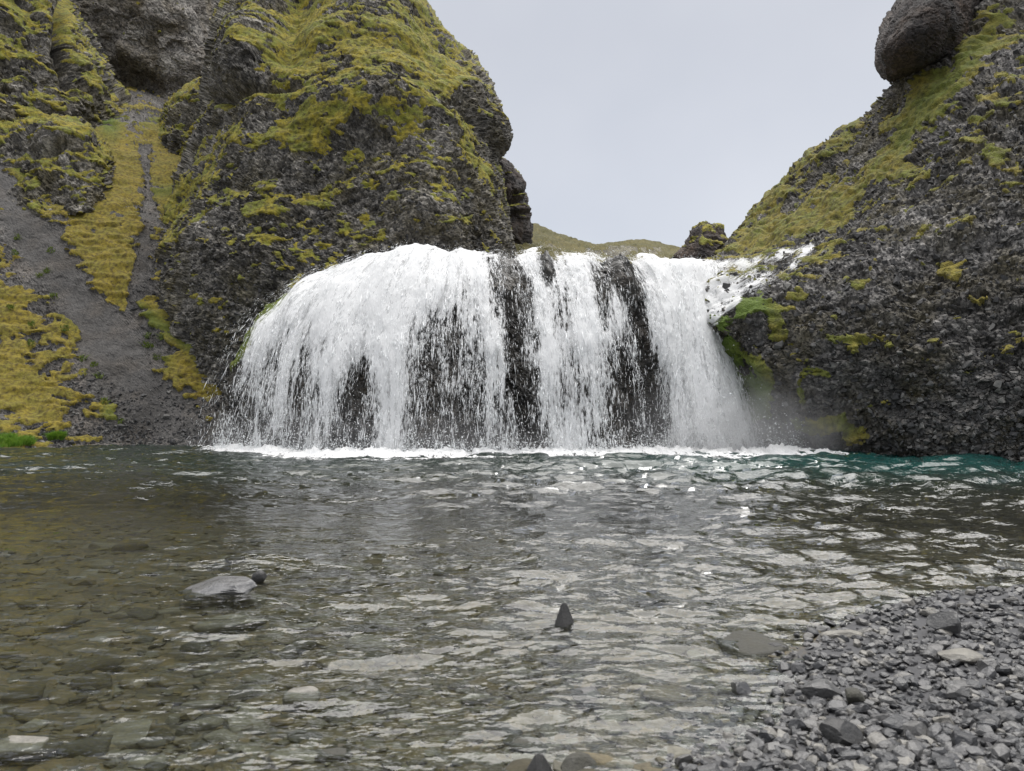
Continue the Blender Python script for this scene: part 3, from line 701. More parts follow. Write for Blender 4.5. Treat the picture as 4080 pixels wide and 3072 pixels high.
def fall_sheet(name, mat, step, off0, off1, bias, parent, seed):
    G, tv, tu = net(fall_rows, step)
    keep = (tv > 0.35) & (tv < 6.2)
    ku = (tu > 0.6) & (tu < 13.2)
    G = G[keep][:, ku]
    tvk = tv[keep]
    M, N = G.shape[:2]
    n = normals(G, True)
    w = np.linalg.norm(np.diff(G, axis=1), axis=-1)[M // 2]
    u = np.concatenate([[0], np.cumsum(w)])
    v = np.concatenate([np.zeros((1, N)), np.cumsum(np.linalg.norm(np.diff(G, axis=0), axis=-1), 0)], 0)
    P = G.reshape(-1, 3)
    px, py = pix(P)
    U = np.broadcast_to(u, (M, N)).ravel()
    V = v.ravel()
    t = np.repeat(np.clip((tvk - 1) / 5, 0, 1), N)
    ex = fall_extra(P)
    dens = np.clip(bias + capsules(px, py, [(a, b_, c, d, r, w if w > 0 else 0.72 * w) for a, b_, c, d, r, w in fall_dens]), -0.6, 1.0)
    dens = dens - 0.9 * capsules(px, py, [(840, 1800, 925, 1480, 62, 1.25), (925, 1480, 1040, 1275, 34, 1.1), (1040, 1275, 1200, 1130, 26, 1.0)])
    dens = dens - 0.16 * sstep(0.35, 1.0, t)
    q = np.stack([U * 1.6, V * 0.4, np.full(len(U), seed)], 1)
    q2 = np.stack([U * 5, V * 1.8, np.full(len(U), seed + 5)], 1)
    hgt = off0 + (off1 - off0) * t + 0.22 * (fbm(q, 3, seed) - 0.4) + 0.12 * (fbm(q2, 2, seed + 3) - 0.5) + 0.7 * ex + 0.12 * np.clip(dens - 0.5, 0, 1)
    P = P + n.reshape(-1, 3) * hgt[:, None]
    me = mesh_np(name, P, grid_faces(M, N, True), dict(flow=np.stack([U, V, np.full(len(U), seed * 3.1)], 1), dens=dens))
    return link(name, me, mat, parent), P.reshape(M, N, 3), n, dens.reshape(M, N), np.stack([U, V], 1).reshape(M, N, 2)

fall = empty('waterfall', (at(1900, 1810, 20.6)[0], 20.6, 0.0))
tag(fall, 'wide white waterfall fanning over the dark rock dome into the pool', 'waterfall')
def part_world(o):
    o.matrix_parent_inverse = Matrix.Translation(-Vector(o.parent.location))
    return o
s1, S1, n1, D1, UV1 = fall_sheet('water_sheet', MAT_WHITE, 7.0, 0.16, 0.25, 0.41, fall, 3)
s2, S2, n2, D2, UV2 = fall_sheet('water_veil', MAT_LACE, 7.0, 0.30, 0.55, 0.38, fall, 8)
for s in (s1, s2): part_world(s)

def drops(name, C, dirs, L, W, mat, parent):
    """many stretched six-cornered drops in one mesh"""
    n = len(C)
    base = np.array([[1, 0, 0], [-1, 0, 0], [0, 1, 0], [0, -1, 0], [0, 0, 1], [0, 0, -1]], np.float32)
    d = dirs / np.linalg.norm(dirs, axis=1, keepdims=True)
    a = np.cross(d, np.array([0.3, 1, 0.1])); a /= np.linalg.norm(a, axis=1, keepdims=True)
    c = np.cross(d, a)
    jit = RNG.uniform(0.6, 1.4, (n, 6, 1))
    V = (base[None, :, 0:1] * a[:, None] * W[:, None, None] + base[None, :, 1:2] * c[:, None] * W[:, None, None] + base[None, :, 2:3] * d[:, None] * L[:, None, None]) * jit + C[:, None]
    f = np.array([[0, 2, 4], [2, 1, 4], [1, 3, 4], [3, 0, 4], [2, 0, 5], [1, 2, 5], [3, 1, 5], [0, 3, 5]])
    Fc = (f[None] + np.arange(n)[:, None, None] * 6).reshape(-1, 3)
    return tag(link(name, mesh_np(name, V.reshape(-1, 3), Fc, None, True), mat, parent), kind='stuff')

def fall_drops(n):
    M, N = D2.shape
    i = RNG.integers(1, M - 2, n * 6); j = RNG.integers(1, N - 2, n * 6)
    fu = UV2[i, j]
    q = np.stack([fu[:, 0] * 2.5, fu[:, 1] * 0.5, np.zeros(len(i))], 1)
    q2 = np.stack([fu[:, 0] * 8, fu[:, 1] * 3, np.zeros(len(i))], 1)
    pr = np.minimum(D2[i, j], 0.62) + 0.8 * (vnoise(q, 71) - 0.5) + 0.8 * (vnoise(q2, 72) - 0.5)
    ok = RNG.uniform(0, 1, len(i)) < np.clip(0.42 - np.abs(pr - 0.42), 0.04, 0.42)
    i, j = i[ok][:n], j[ok][:n]
    f = RNG.uniform(0, 1, (len(i), 2))
    C = S2[i, j] * (1 - f[:, :1]) + S2[i, j + 1] * f[:, :1]
    C = C * (1 - f[:, 1:]) + S2[i + 1, j] * f[:, 1:]
    C = C + n2[i, j] * RNG.normal(0.02, 0.09, (len(i), 1)) + RNG.normal(0, 0.02, (len(i), 3))
    D = S2[i + 1, j] - S2[i, j] + RNG.normal(0, 0.007, (len(i), 3))
    s = RNG.lognormal(0, 0.45, len(i))
    lg = np.where(RNG.random(len(i)) < 0.45, RNG.uniform(3, 9, len(i)), RNG.uniform(0.8, 2.2, len(i)))
    return C, D, 0.011 * s * lg, 0.0044 * s * np.where(lg > 2.5, 0.75, 1.0)
C, D, L, W = fall_drops(42000)
part_world(drops('water_drops', C, D, L, W, MAT_DROP, fall))

# foam where the fall meets the pool, running on along the right-hand cliff foot
foam_line = [(700, 1782), (830, 1788), (950, 1798), (1090, 1806), (1260, 1813), (1503, 1816), (1755, 1816), (1996, 1814), (2218, 1812), (2442, 1809), (2608, 1804), (2745, 1803), (2890, 1803), (3020, 1802), (3200, 1806), (3380, 1814), (3560, 1824)]
foam_w = [0.15, 0.8, 1.2, 1.3, 1.4, 1.5, 1.2, 1.0, 1.1, 1.1, 1.4, 2.2, 2.7, 2.3, 1.4, 0.7, 0.25]
def foam():
    pts = np.array([(*ground(px, py), w) for (px, py), w in zip(foam_line, foam_w)])
    t = np.linspace(0, len(pts) - 1, 900)
    c = catmull(pts, t)
    K = 34
    k = np.linspace(0, 1, K)
    X = np.repeat(c[:, :1], K, 1)
    w = c[:, 2:3]
    Yc = c[:, 1:2] + 0.9 - k[None] * (w * 1.7 + 0.9)
    q = np.stack([X.ravel() * 1.3, Yc.ravel() * 1.3, np.zeros(X.size)], 1)
    big = fbm(q, 3, 301); sm = fbm(q * 4, 3, 302)
    prof = (np.exp(-((k[None] - 0.3) / 0.24) ** 2) * np.minimum(w, 1.3)).ravel()
    Z = 0.0 + 0.75 * prof * (0.04 + 0.32 * np.clip(big - 0.32, 0, 1) + 0.30 * (sm - 0.42) + 0.14 * (fbm(q * 12, 2, 303) - 0.5)) + 0.004
    edge = 1 - np.clip(np.where(k[None] < 0.34, (0.34 - k[None]) / 0.5, (k[None] - 0.34) / 0.66), 0, 1) ** 1.1
    dens = (edge * np.clip(w, 0.0, 1.1)).ravel() * 0.98
    P = np.stack([X.ravel(), Yc.ravel(), Z], 1)
    fl = np.stack([X.ravel() * 0.7, Yc.ravel() * 1.2, np.full(X.size, 40.0)], 1)
    return tag(link('foam', mesh_np('foam', P, grid_faces(900, K, True), dict(flow=fl, dens=dens)), MAT_WHITE, fall), kind='stuff')
part_world(foam())

# splash drops thrown up along the foot
def splash(n):
    t = RNG.uniform(1.2, 14.0, n)
    pts = np.array([(*ground(px, py), w) for (px, py), w in zip(foam_line, foam_w)])
    c = catmull(pts, t)
    r = RNG.exponential(0.16, n) * (0.3 + c[:, 2])
    C = np.stack([c[:, 0] + RNG.normal(0, 0.1, n), c[:, 1] + RNG.normal(0.1, 0.25, n), np.abs(r) * 0.9 + 0.02], 1)
    s = RNG.lognormal(0, 0.4, n)
    return C, RNG.normal(0, 1, (n, 3)), 0.013 * s, 0.009 * s
C, D, L, W = splash(13000)
part_world(drops('splash', C, D, L, W, MAT_DROP, fall))

# trickles running down the rock right of the notch
def trickle():
    G = rP.copy()
    M, N = G.shape[:2]
    for _ in range(6):
        G[1:-1, 1:-1] = (G[1:-1, 1:-1] + G[:-2, 1:-1] + G[2:, 1:-1] + G[1:-1, :-2] + G[1:-1, 2:]) / 5
    px, py = pix(G.reshape(-1, 3)); px = px.reshape(M, N); py = py.reshape(M, N)
    ins = (px > 2760) & (px < 3290) & (py > 950) & (py < 1330) & (G[..., 1] < 30)
    r = np.where(ins.any(1))[0]; c = np.where(ins.any(0))[0]
    sl = (slice(r[0], r[-1] + 1), slice(c[0], c[-1] + 1))
    g = G[sl] + rN[sl] * 0.05
    m, n = g.shape[:2]
    P = g.reshape(-1, 3)
    px, py = pix(P)
    dens = -0.34 + capsules(px, py, [(3230, 985, 3120, 1010, 22, 0.9), (3230, 985, 3160, 1060, 16, 0.8), (3160, 1060, 3000, 1170, 26, 0.6), (3120, 1010, 2900, 1050, 26, 0.6), (2860, 1060, 2880, 1170, 40, 1.1), (2960, 1060, 2900, 1200, 36, 0.7), (3060, 1090, 2920, 1200, 22, 0.6),
                               (3100, 1035, 2850, 1200, 34, 0.45), (2920, 1190, 2840, 1270, 30, 1.0), (2840, 1130, 2800, 1260, 50, 1.0), (3020, 1030, 2990, 1120, 20, 0.4)])
    a = math.radians(38)
    x, z = P[:, 0], P[:, 2] * 1.3
    fl = np.stack([x * math.sin(a) * -1 + z * math.cos(a), x * math.cos(a) + z * math.sin(a), np.full(len(x), 77.0)], 1) * np.array([2.2, 2.2, 1])
    return link('side_trickle', mesh_np('side_trickle', P, grid_faces(m, n, True), dict(flow=fl, dens=dens)), MAT_TRICKLE, fall)
part_world(trickle())

# ------------------------------------------------------------------ pool, stream bed, gravel bank
BX = np.array([0, 1, 2, 2.44, 2.89, 3.64, 4.3, 4.7, 5.0, 5.3, 5.6, 6.0, 7.0])
BV = np.array([-0.9, -0.4, 0.30, 0.66, 1.0, 1.5, 2.05, 2.6, 3.25, 4.5, 7.0, 12.0, 40.0])
DX = np.array([0, 1.5, 2.4, 3.0, 5.0, 8.0, 12.0, 16.0, 30.0])
DV = np.array([0.02, 0.03, 0.05, 0.085, 0.13, 0.24, 0.55, 1.3, 1.6])
def bed_z(x, y):
    x = np.asarray(x, float); y = np.asarray(y, float)
    d = (x - np.interp(y, BX, BV)) * np.interp(y, [4, 5.5], [0.8, 0.35])
    dep = np.interp(y, DX, DV) * lerp(0.75, 1.25, sstep(-6, 6, x))
    z = np.where(d > 0, 0.10 * (1 - np.exp(-np.maximum(d, 0) / 0.9)), -dep * (1 - np.exp(np.minimum(d, 0) / 0.5)))
    q = np.stack([x * 1.1, y * 1.1, np.zeros_like(x)], -1).reshape(-1, 3)
    z = z + ((fbm(q, 3, 401) - 0.5) * 0.06).reshape(z.shape) * np.interp(y, [2, 6], [0.6, 1.0])
    return z

def persp_grid(y0, y1, stepf, maxstep, nx, kmax):
    ys = [y0]
    while ys[-1] < y1:
        y = ys[-1]
        ys.append(y + min(maxstep, max(0.01, y * y / (CH * F) * stepf)))
    ys = np.array(ys)
    k = np.linspace(-1, 1, nx)
    k = np.sign(k) * np.where(np.abs(k) < 0.94, np.abs(k) * 0.78 / 0.94, 0.78 + (np.abs(k) - 0.94) / 0.06 * (kmax - 0.78))
    Y = np.repeat(ys[:, None], nx, 1)
    X = Y * k[None] + 0.0
    return X, Y

def stone_material(name, cols, use_attr, wet=0.3, sc_=1.0):
    m, nt, out = new_mat(name)
    b = NB(nt)
    rnd = b.attr('tone') if use_attr else b.n('ObjectInfo').outputs['Alpha']
    r = b.n('ValToRGB')
    r.color_ramp.interpolation = 'LINEAR'
    el = r.color_ramp.elements
    el[0].position, el[0].color = 0, (*cols[0], 1)
    el[1].position, el[1].color = 1, (*cols[-1], 1)
    for i, c in enumerate(cols[1:-1]):
        e = el.new((i + 1) / (len(cols) - 1)); e.color = (*c, 1)
    b.l(rnd, r.inputs[0])
    p = b.n('NewGeometry').outputs['Position']
    n1 = b.noise(p, 14 * sc_, 5, 0.6)
    n2 = b.noise(p, 90 * sc_, 3, 0.6)
    col = b.mix(0.7, r.outputs[0], b.ramp(n1, 0.25, 0.75, (0.55, 0.55, 0.55), (1.35, 1.33, 1.28)), 'MULTIPLY')
    col = b.mix(0.5, col, b.ramp(n2, 0.3, 0.7, (0.6, 0.6, 0.6), (1.35, 1.35, 1.35)), 'MULTIPLY')
    nr = b.bump(b.math('ADD', n1, b.math('MULTIPLY', n2, 0.35)), 0.012, 0.7)
    sh = b.bsdf(col, b.ramp(n1, 0.3, 0.7, (0.75 - wet,) * 3, (0.95 - wet,) * 3), nr)
    b.l(sh, out.inputs['Surface'])
    return m
GREYS = [(0.03, 0.031, 0.034), (0.08, 0.08, 0.083), (0.048, 0.049, 0.052), (0.125, 0.123, 0.12), (0.066, 0.065, 0.068), (0.18, 0.172, 0.155)]
BROWNS = [(0.045, 0.039, 0.021), (0.12, 0.10, 0.058), (0.045, 0.044, 0.035), (0.125, 0.095, 0.045), (0.085, 0.08, 0.058), (0.16, 0.153, 0.125)]
MAT_PEB = stone_material('grey_stone', GREYS, False, 0.48)
MAT_PEBS = stone_material('grey_gravel', GREYS, True, 0.48)
MAT_BED = stone_material('river_stone', BROWNS, False, 0.1)
MAT_BEDS = stone_material('river_gravel', BROWNS, True, 0.1)
MAT_WETS = stone_material('dark_wet_stone', [(0.018, 0.018, 0.018), (0.045, 0.044, 0.043)], False, 0.3)
MAT_PALE = stone_material('pale_stone', [(0.16, 0.152, 0.13), (0.22, 0.21, 0.19)], False, 0.35)
MAT_WGREY = stone_material('wet_grey_stone', [(0.10, 0.10, 0.105), (0.14, 0.14, 0.142)], False, 0.55)

def bed_material():
    m = MAT_BEDS.copy(); m.name = 'bed_and_bank'
    b = NB(m.node_tree)
    bs = next(n for n in m.node_tree.nodes if n.type == 'BSDF_PRINCIPLED')
    src = bs.inputs['Base Color'].links[0].from_socket
    b.l(b.mix(b.attr('bank'), src, (0.05, 0.05, 0.053)), bs.inputs['Base Color'])
    return m
MAT_BEDG = bed_material()
X, Y = persp_grid(0.25, 28.0, 18, 0.4, 220, 1.6)
Zb = bed_z(X, Y)
qb = np.stack([X.ravel() * 9, Y.ravel() * 9, np.zeros(X.size)], 1)
o_, r_, e_ = facets(qb, 420)
Zb = Zb.ravel() + 0.012 * o_ * np.interp(Y.ravel(), [3, 9], [1, 2])
bed = link('stream_bed', mesh_np('stream_bed', np.stack([X.ravel(), Y.ravel(), Zb], 1), grid_faces(*X.shape), dict(tone=r_, bank=sstep(-0.03, 0.01, Zb))), MAT_BEDG)
tag(bed, 'brown gravelly stream bed and low bank under the clear water', 'stream bed', kind='structure')

def water_material():
    m, nt, out = new_mat('pool_water')
    b = NB(nt)
    p = b.n('NewGeometry').outputs['Position']
    deep = b.attr('deep')
    n1 = b.noise(p, 5.0, 3, 0.5, (0.8, 1.5, 1))
    n2 = b.noise(p, 22.0, 2, 0.5, (0.8, 1.3, 1))
    h = b.math('ADD', b.math('MULTIPLY', n1, 1.0), b.math('MULTIPLY', n2, 0.22))
    nr = b.bump(h, 0.028, 1.0)
    fr = b.n('Fresnel'); fr.inputs['IOR'].default_value = 1.5; b.l(nr, fr.inputs['Normal'])
    gl = b.n('BsdfGlossy'); gl.inputs['Roughness'].default_value = 0.04; gl.inputs['Color'].default_value = (1, 1, 1, 1); b.l(nr, gl.inputs['Normal'])
    tp = b.n('BsdfTransparent'); tp.inputs['Color'].default_value = (0.86, 0.9, 0.86, 1)
    df = b.n('BsdfDiffuse'); b.put(df.inputs['Color'], b.mix(b.attr('teal'), (0.02, 0.021, 0.014), (0.008, 0.044, 0.040))); b.l(nr, df.inputs['Normal'])
    body = b.n('MixShader'); b.l(deep, body.inputs[0]); b.l(tp.outputs[0], body.inputs[1]); b.l(df.outputs[0], body.inputs[2])
    ms = b.n('MixShader'); b.l(fr.outputs[0], ms.inputs[0]); b.l(body.outputs[0], ms.inputs[1]); b.l(gl.outputs[0], ms.inputs[2])
    b.l(ms.outputs[0], out.inputs['Surface'])
    return m
MAT_WATER = water_material()
X, Y = persp_grid(0.25, 28.0, 4.8, 0.09, 560, 1.6)
x, y = X.ravel(), Y.ravel()
def wave(sx, sy, rot, k, octv=2):
    c, s = math.cos(rot), math.sin(rot)
    return fbm(np.stack([(x * c + y * s) * sx, (-x * s + y * c) * sy, np.zeros_like(x)], 1), octv, k) - 0.5
far = sstep(4, 17, y)
rid = 1 - np.abs(2 * wave(0.9, 2.2, 0.25, 503, 3)) * 2
chop = lerp(0.75, 1.35, sstep(-5, 4, x))
rip = 1 - np.abs(2 * wave(2.8, 9.0, -0.12, 509, 2)) * 3
rip2 = 1 - np.abs(2 * wave(4.5, 13, 0.18, 513, 2)) * 3
calm = lerp(0.7, 1.0, sstep(0.35, 0.6, fbm(np.stack([x * 0.35, y * 0.8, y * 0], 1), 2, 515)))
hz = lerp(0.07, 0.30, far) * wave(0.9, 1.8, 0.2, 501, 2) * chop
hz += lerp(0.045, 0.10, far) * wave(3.0, 9.0, -0.15, 505, 2) * chop * calm
hz += lerp(0.0085, 0.018, far) * rip * chop * calm
hz += lerp(0.005, 0.008, far) * rip2 * calm
hz += lerp(0.02, 0.04, far) * wave(6, 18, 0.1, 507, 2) * calm
hz += 0.05 * far * (rid - 0.5) * sstep(-8, 4, x)
hz = np.where(hz > 0.11, 0.11 + (hz - 0.11) * 0.4, hz)
hz *= lerp(0.55, 1.0, sstep(2.2, 4.5, y)) * lerp(1.0, lerp(0.55, 1.15, sstep(-2.2, 0.6, x)), sstep(12, 6, y)) * lerp(1.0, 0.95, far)
hz += 0.05 * np.exp(-((y - (5.95 - 0.12 * (x + 3.2))) / 0.22) ** 2) * sstep(-1.2, -2.2, x) * (0.7 + vnoise(np.stack([x * 2, y, y * 0], 1), 511))
bz = bed_z(x, y)
deep = np.clip(1 - np.exp(-np.maximum(-bz, 0) * 2.2), 0, 0.97)
teal = sstep(9, 17, y) * lerp(0.25, 1.0, sstep(-1, 9, x))
water = link('water', mesh_np('water', np.stack([x, y, hz], 1), grid_faces(*X.shape), dict(deep=deep, teal=teal)), MAT_WATER)
tag(water, 'rippling clear pool and stream below the waterfall', 'water', kind='structure')

# ------------------------------------------------------------------ stones
def stone_mesh(name, seed, sub=2, flat=0.55, ang=0.5, smooth=True, long=1.3, box=0.72):
    """unit stone about 1 across, cut by random planes and roughened"""
    r = np.random.default_rng(seed)
    bm = bmesh.new()
    bmesh.ops.create_icosphere(bm, subdivisions=sub, radius=0.5)
    V = np.array([v.co[:] for v in bm.verts])
    Fc = np.array([[v.index for v in f.verts] for f in bm.faces])
    bm.free()
    V = np.sign(V) * np.abs(V * 2) ** box * 0.5
    V = V @ np.array(Euler(r.uniform(-0.5, 0.5, 3)).to_matrix()).T
    for _ in range(int(5 + ang * 9)):
        n = r.normal(0, 1, 3); n /= np.linalg.norm(n)
        d = r.uniform(0.22, 0.42) + (1 - ang) * 0.08
        s = V @ n - d
        V = V - np.where(s > 0, s * 0.985, 0)[:, None] * n
    V = V * (1 + 0.07 * (vnoise(V * 6 + seed, seed)[:, None] - 0.5))
    V = V * np.array([long, 1.0, flat])
    V[:, 2] -= V[:, 2].min() 
    V /= (V[:, 0].max() - V[:, 0].min())
    return mesh_np(name, V, Fc, dict(tone=np.full(len(V), 0.5)), smooth)

PEB = [stone_mesh('pebble', 100 + i, 3, RNG.uniform(0.5, 0.85), RNG.uniform(0.6, 1.0), False, RNG.uniform(1.1, 1.6)) for i in range(14)]
BEDM = [stone_mesh('river_stone', 200 + i, 3, RNG.uniform(0.28, 0.48), RNG.uniform(0.5, 0.9), True, RNG.uniform(1.2, 1.8)) for i in range(12)]
for me in PEB: me.materials.append(MAT_PEB)
for me in BEDM: me.materials.append(MAT_BED)

def put_stone(name, me, x, y, size, label, group=None, sink=0.25, cat='stone', rz=None, tilt=0.2, z=None, tone=None):
    o = bpy.data.objects.new(name, me)
    s = size
    zz = float(bed_z(np.array([x]), np.array([y]))[0]) if z is None else z
    h = max(v.co.z for v in me.vertices) if me.users < 2 or 'h' not in me else me['h']
    me['h'] = h
    o.location = (x, y, zz - sink * h * s)
    o.scale = (s, s * random.uniform(0.85, 1.15), s * random.uniform(0.85, 1.15))
    o.rotation_euler = (random.uniform(-tilt, tilt), random.uniform(-tilt, tilt), random.uniform(0, 6.28) if rz is None else rz)
    o.color = (1, 1, 1, random.random() if tone is None else tone)
    COL.objects.link(o)
    return tag(o, label, cat, group)

# special stones
def special(name, seed, px, py, wpx, label, mat, flat=0.5, ang=0.6, sub=3, sink=0.2, rz=0.0, long=1.4, z=None, sz=1.0, tilt=0.0, box=0.72, tone=0.5):
    me = stone_mesh(name, seed, max(sub, 3), flat, ang, ang < 0.3, long, box)
    me.materials.append(mat)
    x, y = ground(px, py)
    o = put_stone(name, me, x, y + wpx / F * y * 0.3, wpx / F * y, label, None, sink, 'stone', rz, tilt, z, tone)
    o.scale = (wpx / F * y, wpx / F * y, wpx / F * y * sz)
    return o
special('flat_stone', 21, 860, 2370, 310, 'broad flat wet grey stone breaking the water at left', MAT_WGREY, 0.6, 0.45, 4, 0.0, 0.1, 1.7, z=-0.065, box=0.5, sz=0.72)
special('small_stone', 22, 1030, 2320, 60, 'small upright dark stone at the right tip of the broad flat stone', MAT_WETS, 1.0, 0.9, 2, 0.0, 0.4, 1.0, z=-0.02, sz=1.2)
special('rounded_stone', 23, 45, 2990, 250, 'smooth pale rounded stone at the lower left corner', MAT_PALE, 0.5, 0.2, 3, 0.0, 0.35, 1.5, z=-0.06)
special('pale_stone', 24, 1190, 2765, 150, 'pale rounded stone with water curling over it, lower left of centre', MAT_PALE, 0.6, 0.2, 3, 0.0, 0.2, 1.2, z=-0.075)
special('grey_stone', 25, 2335, 2775, 110, 'flat grey stone just awash in the middle foreground', MAT_PEB, 0.45, 0.3, 3, 0.0, 0.1, 1.3, z=-0.03)
special('tan_stone', 26, 3385, 2562, 185, 'pale tan oblong stone at the water edge of the gravel bank', MAT_PALE, 0.55, 0.5, 3, 0.0, -0.05, 1.9, z=-0.015)
special('bank_stone', 27, 3270, 2800, 165, 'broad bluish grey stone at the edge of the gravel bank', MAT_PEB, 0.6, 0.5, 3, 0.0, -0.3, 1.4, z=-0.02)
special('bank_stone', 28, 3850, 2700, 190, 'large speckled tan stone lying in the gravel bank', MAT_PALE, 0.45, 0.4, 3, 0.1, 0.3, 1.5)
special('bank_stone', 29, 3800, 2570, 115, 'dark purplish block on the upper gravel bank', MAT_PEB, 0.9, 0.8, 3, 0.1, 0.3, 1.2)
special('bank_stone', 30, 3860, 2810, 165, 'wide flat blue-grey slab on the right of the gravel bank', MAT_PEB, 0.45, 0.7, 3, 0.1, 0.2, 1.6)
special('bank_stone', 31, 3360, 3010, 170, 'dark wet block at the bottom of the gravel bank', MAT_WETS, 0.65, 0.7, 3, 0.1, -0.4, 1.3)
special('bank_stone', 32, 3420, 2840, 95, 'upright olive wedge stone by the gravel bank water edge', MAT_BED, 0.9, 0.8, 3, 0.35, 0.5, 1.0, tone=0.4)
special('bank_stone', 33, 2320, 3060, 190, 'olive tinged angular stone at the bottom edge, right of the pointed one', MAT_BED, 0.6, 0.8, 3, 0.0, 0.3, 1.4, z=-0.05, tone=0.4)
special('submerged_slab', 34, 1900, 3040, 260, 'large speckled slab awash at the bottom of the frame', MAT_BED, 0.35, 0.5, 3, 0.0, 0.1, 1.8, z=-0.06, tone=0.9)
special('dark_stone', 35, 3090, 2575, 70, 'small black stone awash left of the tan oblong stone', MAT_WETS, 0.6, 0.8, 2, 0.0, -0.3, 1.6, z=-0.02)

def fin_stone(name, px, py, wpx, hpx, label):
    x, y = ground(px, py)
    k = y / F
    w, h = wpx * k, hpx * k
    pr = [(-0.5, 0), (-0.44, 0.25), (-0.3, 0.6), (-0.16, 0.95), (-0.02, 1.02), (0.14, 0.97), (0.27, 0.66), (0.44, 0.28), (0.5, 0)]
    V, Fc = [], []
    for sy, sc2 in ((-0.75, 0.12), (-0.55, 0.35), (0.0, 1.0), (0.6, 0.62)):
        for a, b_ in pr:
            V.append((a * w * (0.35 + 0.65 * sc2), sy * w * 0.55, -0.05 + (b_ * h + 0.05) * (0.25 + 0.75 * sc2)))
    n = len(pr)
    for r in range(3):
        for c in range(n - 1):
            Fc.append((r * n + c, r * n + c + 1, (r + 1) * n + c + 1, (r + 1) * n + c))
    me = mesh_np(name, np.array(V), np.array(Fc), None, False)
    o = link(name, me, MAT_WETS, None, (x, y + 0.02, 0))
    md = o.modifiers.new('bevel', 'BEVEL'); md.width = 0.006; md.segments = 2
    return tag(o, label, 'stone')
fin_stone('pointed_stone', 2250, 2500, 84, 96, 'dark fin-shaped stone standing up out of the stream, centre foreground')
fin_stone('pointed_stone', 2150, 3085, 110, 75, 'dark pointed stone cut by the bottom edge of the frame')

# gravel bank: the largest 300 as single pebbles, the rest as one mass
def bank_points(n, rng, smin, p1=4500):
    out = []
    while len(out) < n:
        px, py = rng.uniform(2650, p1), rng.uniform(2320, 3350)
        x, y = ground(px, py, 0.06)
        d = x - np.interp(y, BX, BV)
        if d < -0.6 or (d < 0.1 and rng.random() < 0.25 - d * 1.4): continue
        out.append((x, y, d))
    return out
rg = np.random.default_rng(5)
taken = []
for x, y, d in bank_points(300, rg, 0):
    s = float(np.clip(rg.lognormal(math.log(0.05), 0.36), 0.03, 0.12))
    tn = float(rg.choice([0.0, 0.4, 1.0], p=[0.35, 0.45, 0.2]))
    lab = '%s %s pebble %s' % ('large' if s > 0.068 else 'medium' if s > 0.048 else 'small', {0.0: 'dark slate', 0.4: 'mid grey', 1.0: 'pale sandy grey'}[tn],
          'half awash along the water edge of the gravel bank' if d < 0.15 else 'at the upper far end of the gravel bank' if y > 3.7 else 'in the middle of the gravel bank' if y > 2.9 else 'at the near bottom end of the gravel bank')
    put_stone('pebble', PEB[rg.integers(len(PEB))], x, y, s, lab, 'pebbles: ' + lab, 0.22, 'pebble', None, 0.35, None, tn)

def joined_stones(name, pts, sizes, lib, mat, label, cat, sink, parent=None, tones=None, tilt=0.5, smooth=False, big_lib=None):
    Vs, Fs, T, o = [], [], [], 0
    zs_ = bed_z(np.array([p[0] for p in pts]), np.array([p[1] for p in pts]))
    for (p, s, z) in zip(pts, sizes, zs_):
        V, Fc = (big_lib if big_lib and s > 0.04 else lib)[rg.integers(len(lib))]
        R = np.array(Euler((rg.uniform(-tilt, tilt), rg.uniform(-tilt, tilt), rg.uniform(0, 6.28))).to_matrix())
        h = V[:, 2].max()
        W = (V * s) @ R.T + np.array([p[0], p[1], z - sink * h * s])
        Vs.append(W); Fs.append(Fc + o); o += len(V)
        T.append(np.full(len(V), rg.random()))
    me = mesh_np(name, np.concatenate(Vs), np.concatenate(Fs), dict(tone=np.concatenate(T)), smooth)
    ob = link(name, me, mat, parent)
    return tag(ob, label, cat, kind='stuff')
def arr(me):
    V = np.zeros(len(me.vertices) * 3, np.float32); me.vertices.foreach_get('co', V)
    Fc = np.zeros(len(me.polygons) * 3, np.int32); me.polygons.foreach_get('vertices', Fc)
    return V.reshape(-1, 3), Fc.reshape(-1, 3)
LOW = [arr(stone_mesh('low_stone', 300 + i, 1, RNG.uniform(0.45, 0.8), 0.6, True, RNG.uniform(1.1, 1.6))) for i in range(10)]
MID = [arr(stone_mesh('mid_stone', 340 + i, 2, RNG.uniform(0.45, 0.8), 0.7, True, RNG.uniform(1.1, 1.6))) for i in range(10)]
LOWF = [arr(stone_mesh('low_flat', 320 + i, 1, RNG.uniform(0.28, 0.5), 0.5, True, RNG.uniform(1.2, 1.8))) for i in range(10)]
pts = bank_points(5200, rg, 0) + bank_points(3500, rg, 0, 7600)
joined_stones('gravel', pts, np.clip(rg.lognormal(math.log(0.031), 0.42, len(pts)), 0.012, 0.08), LOW, MAT_PEBS, 'small grey gravel filling the bank between the larger pebbles', 'gravel', 0.15, big_lib=MID)

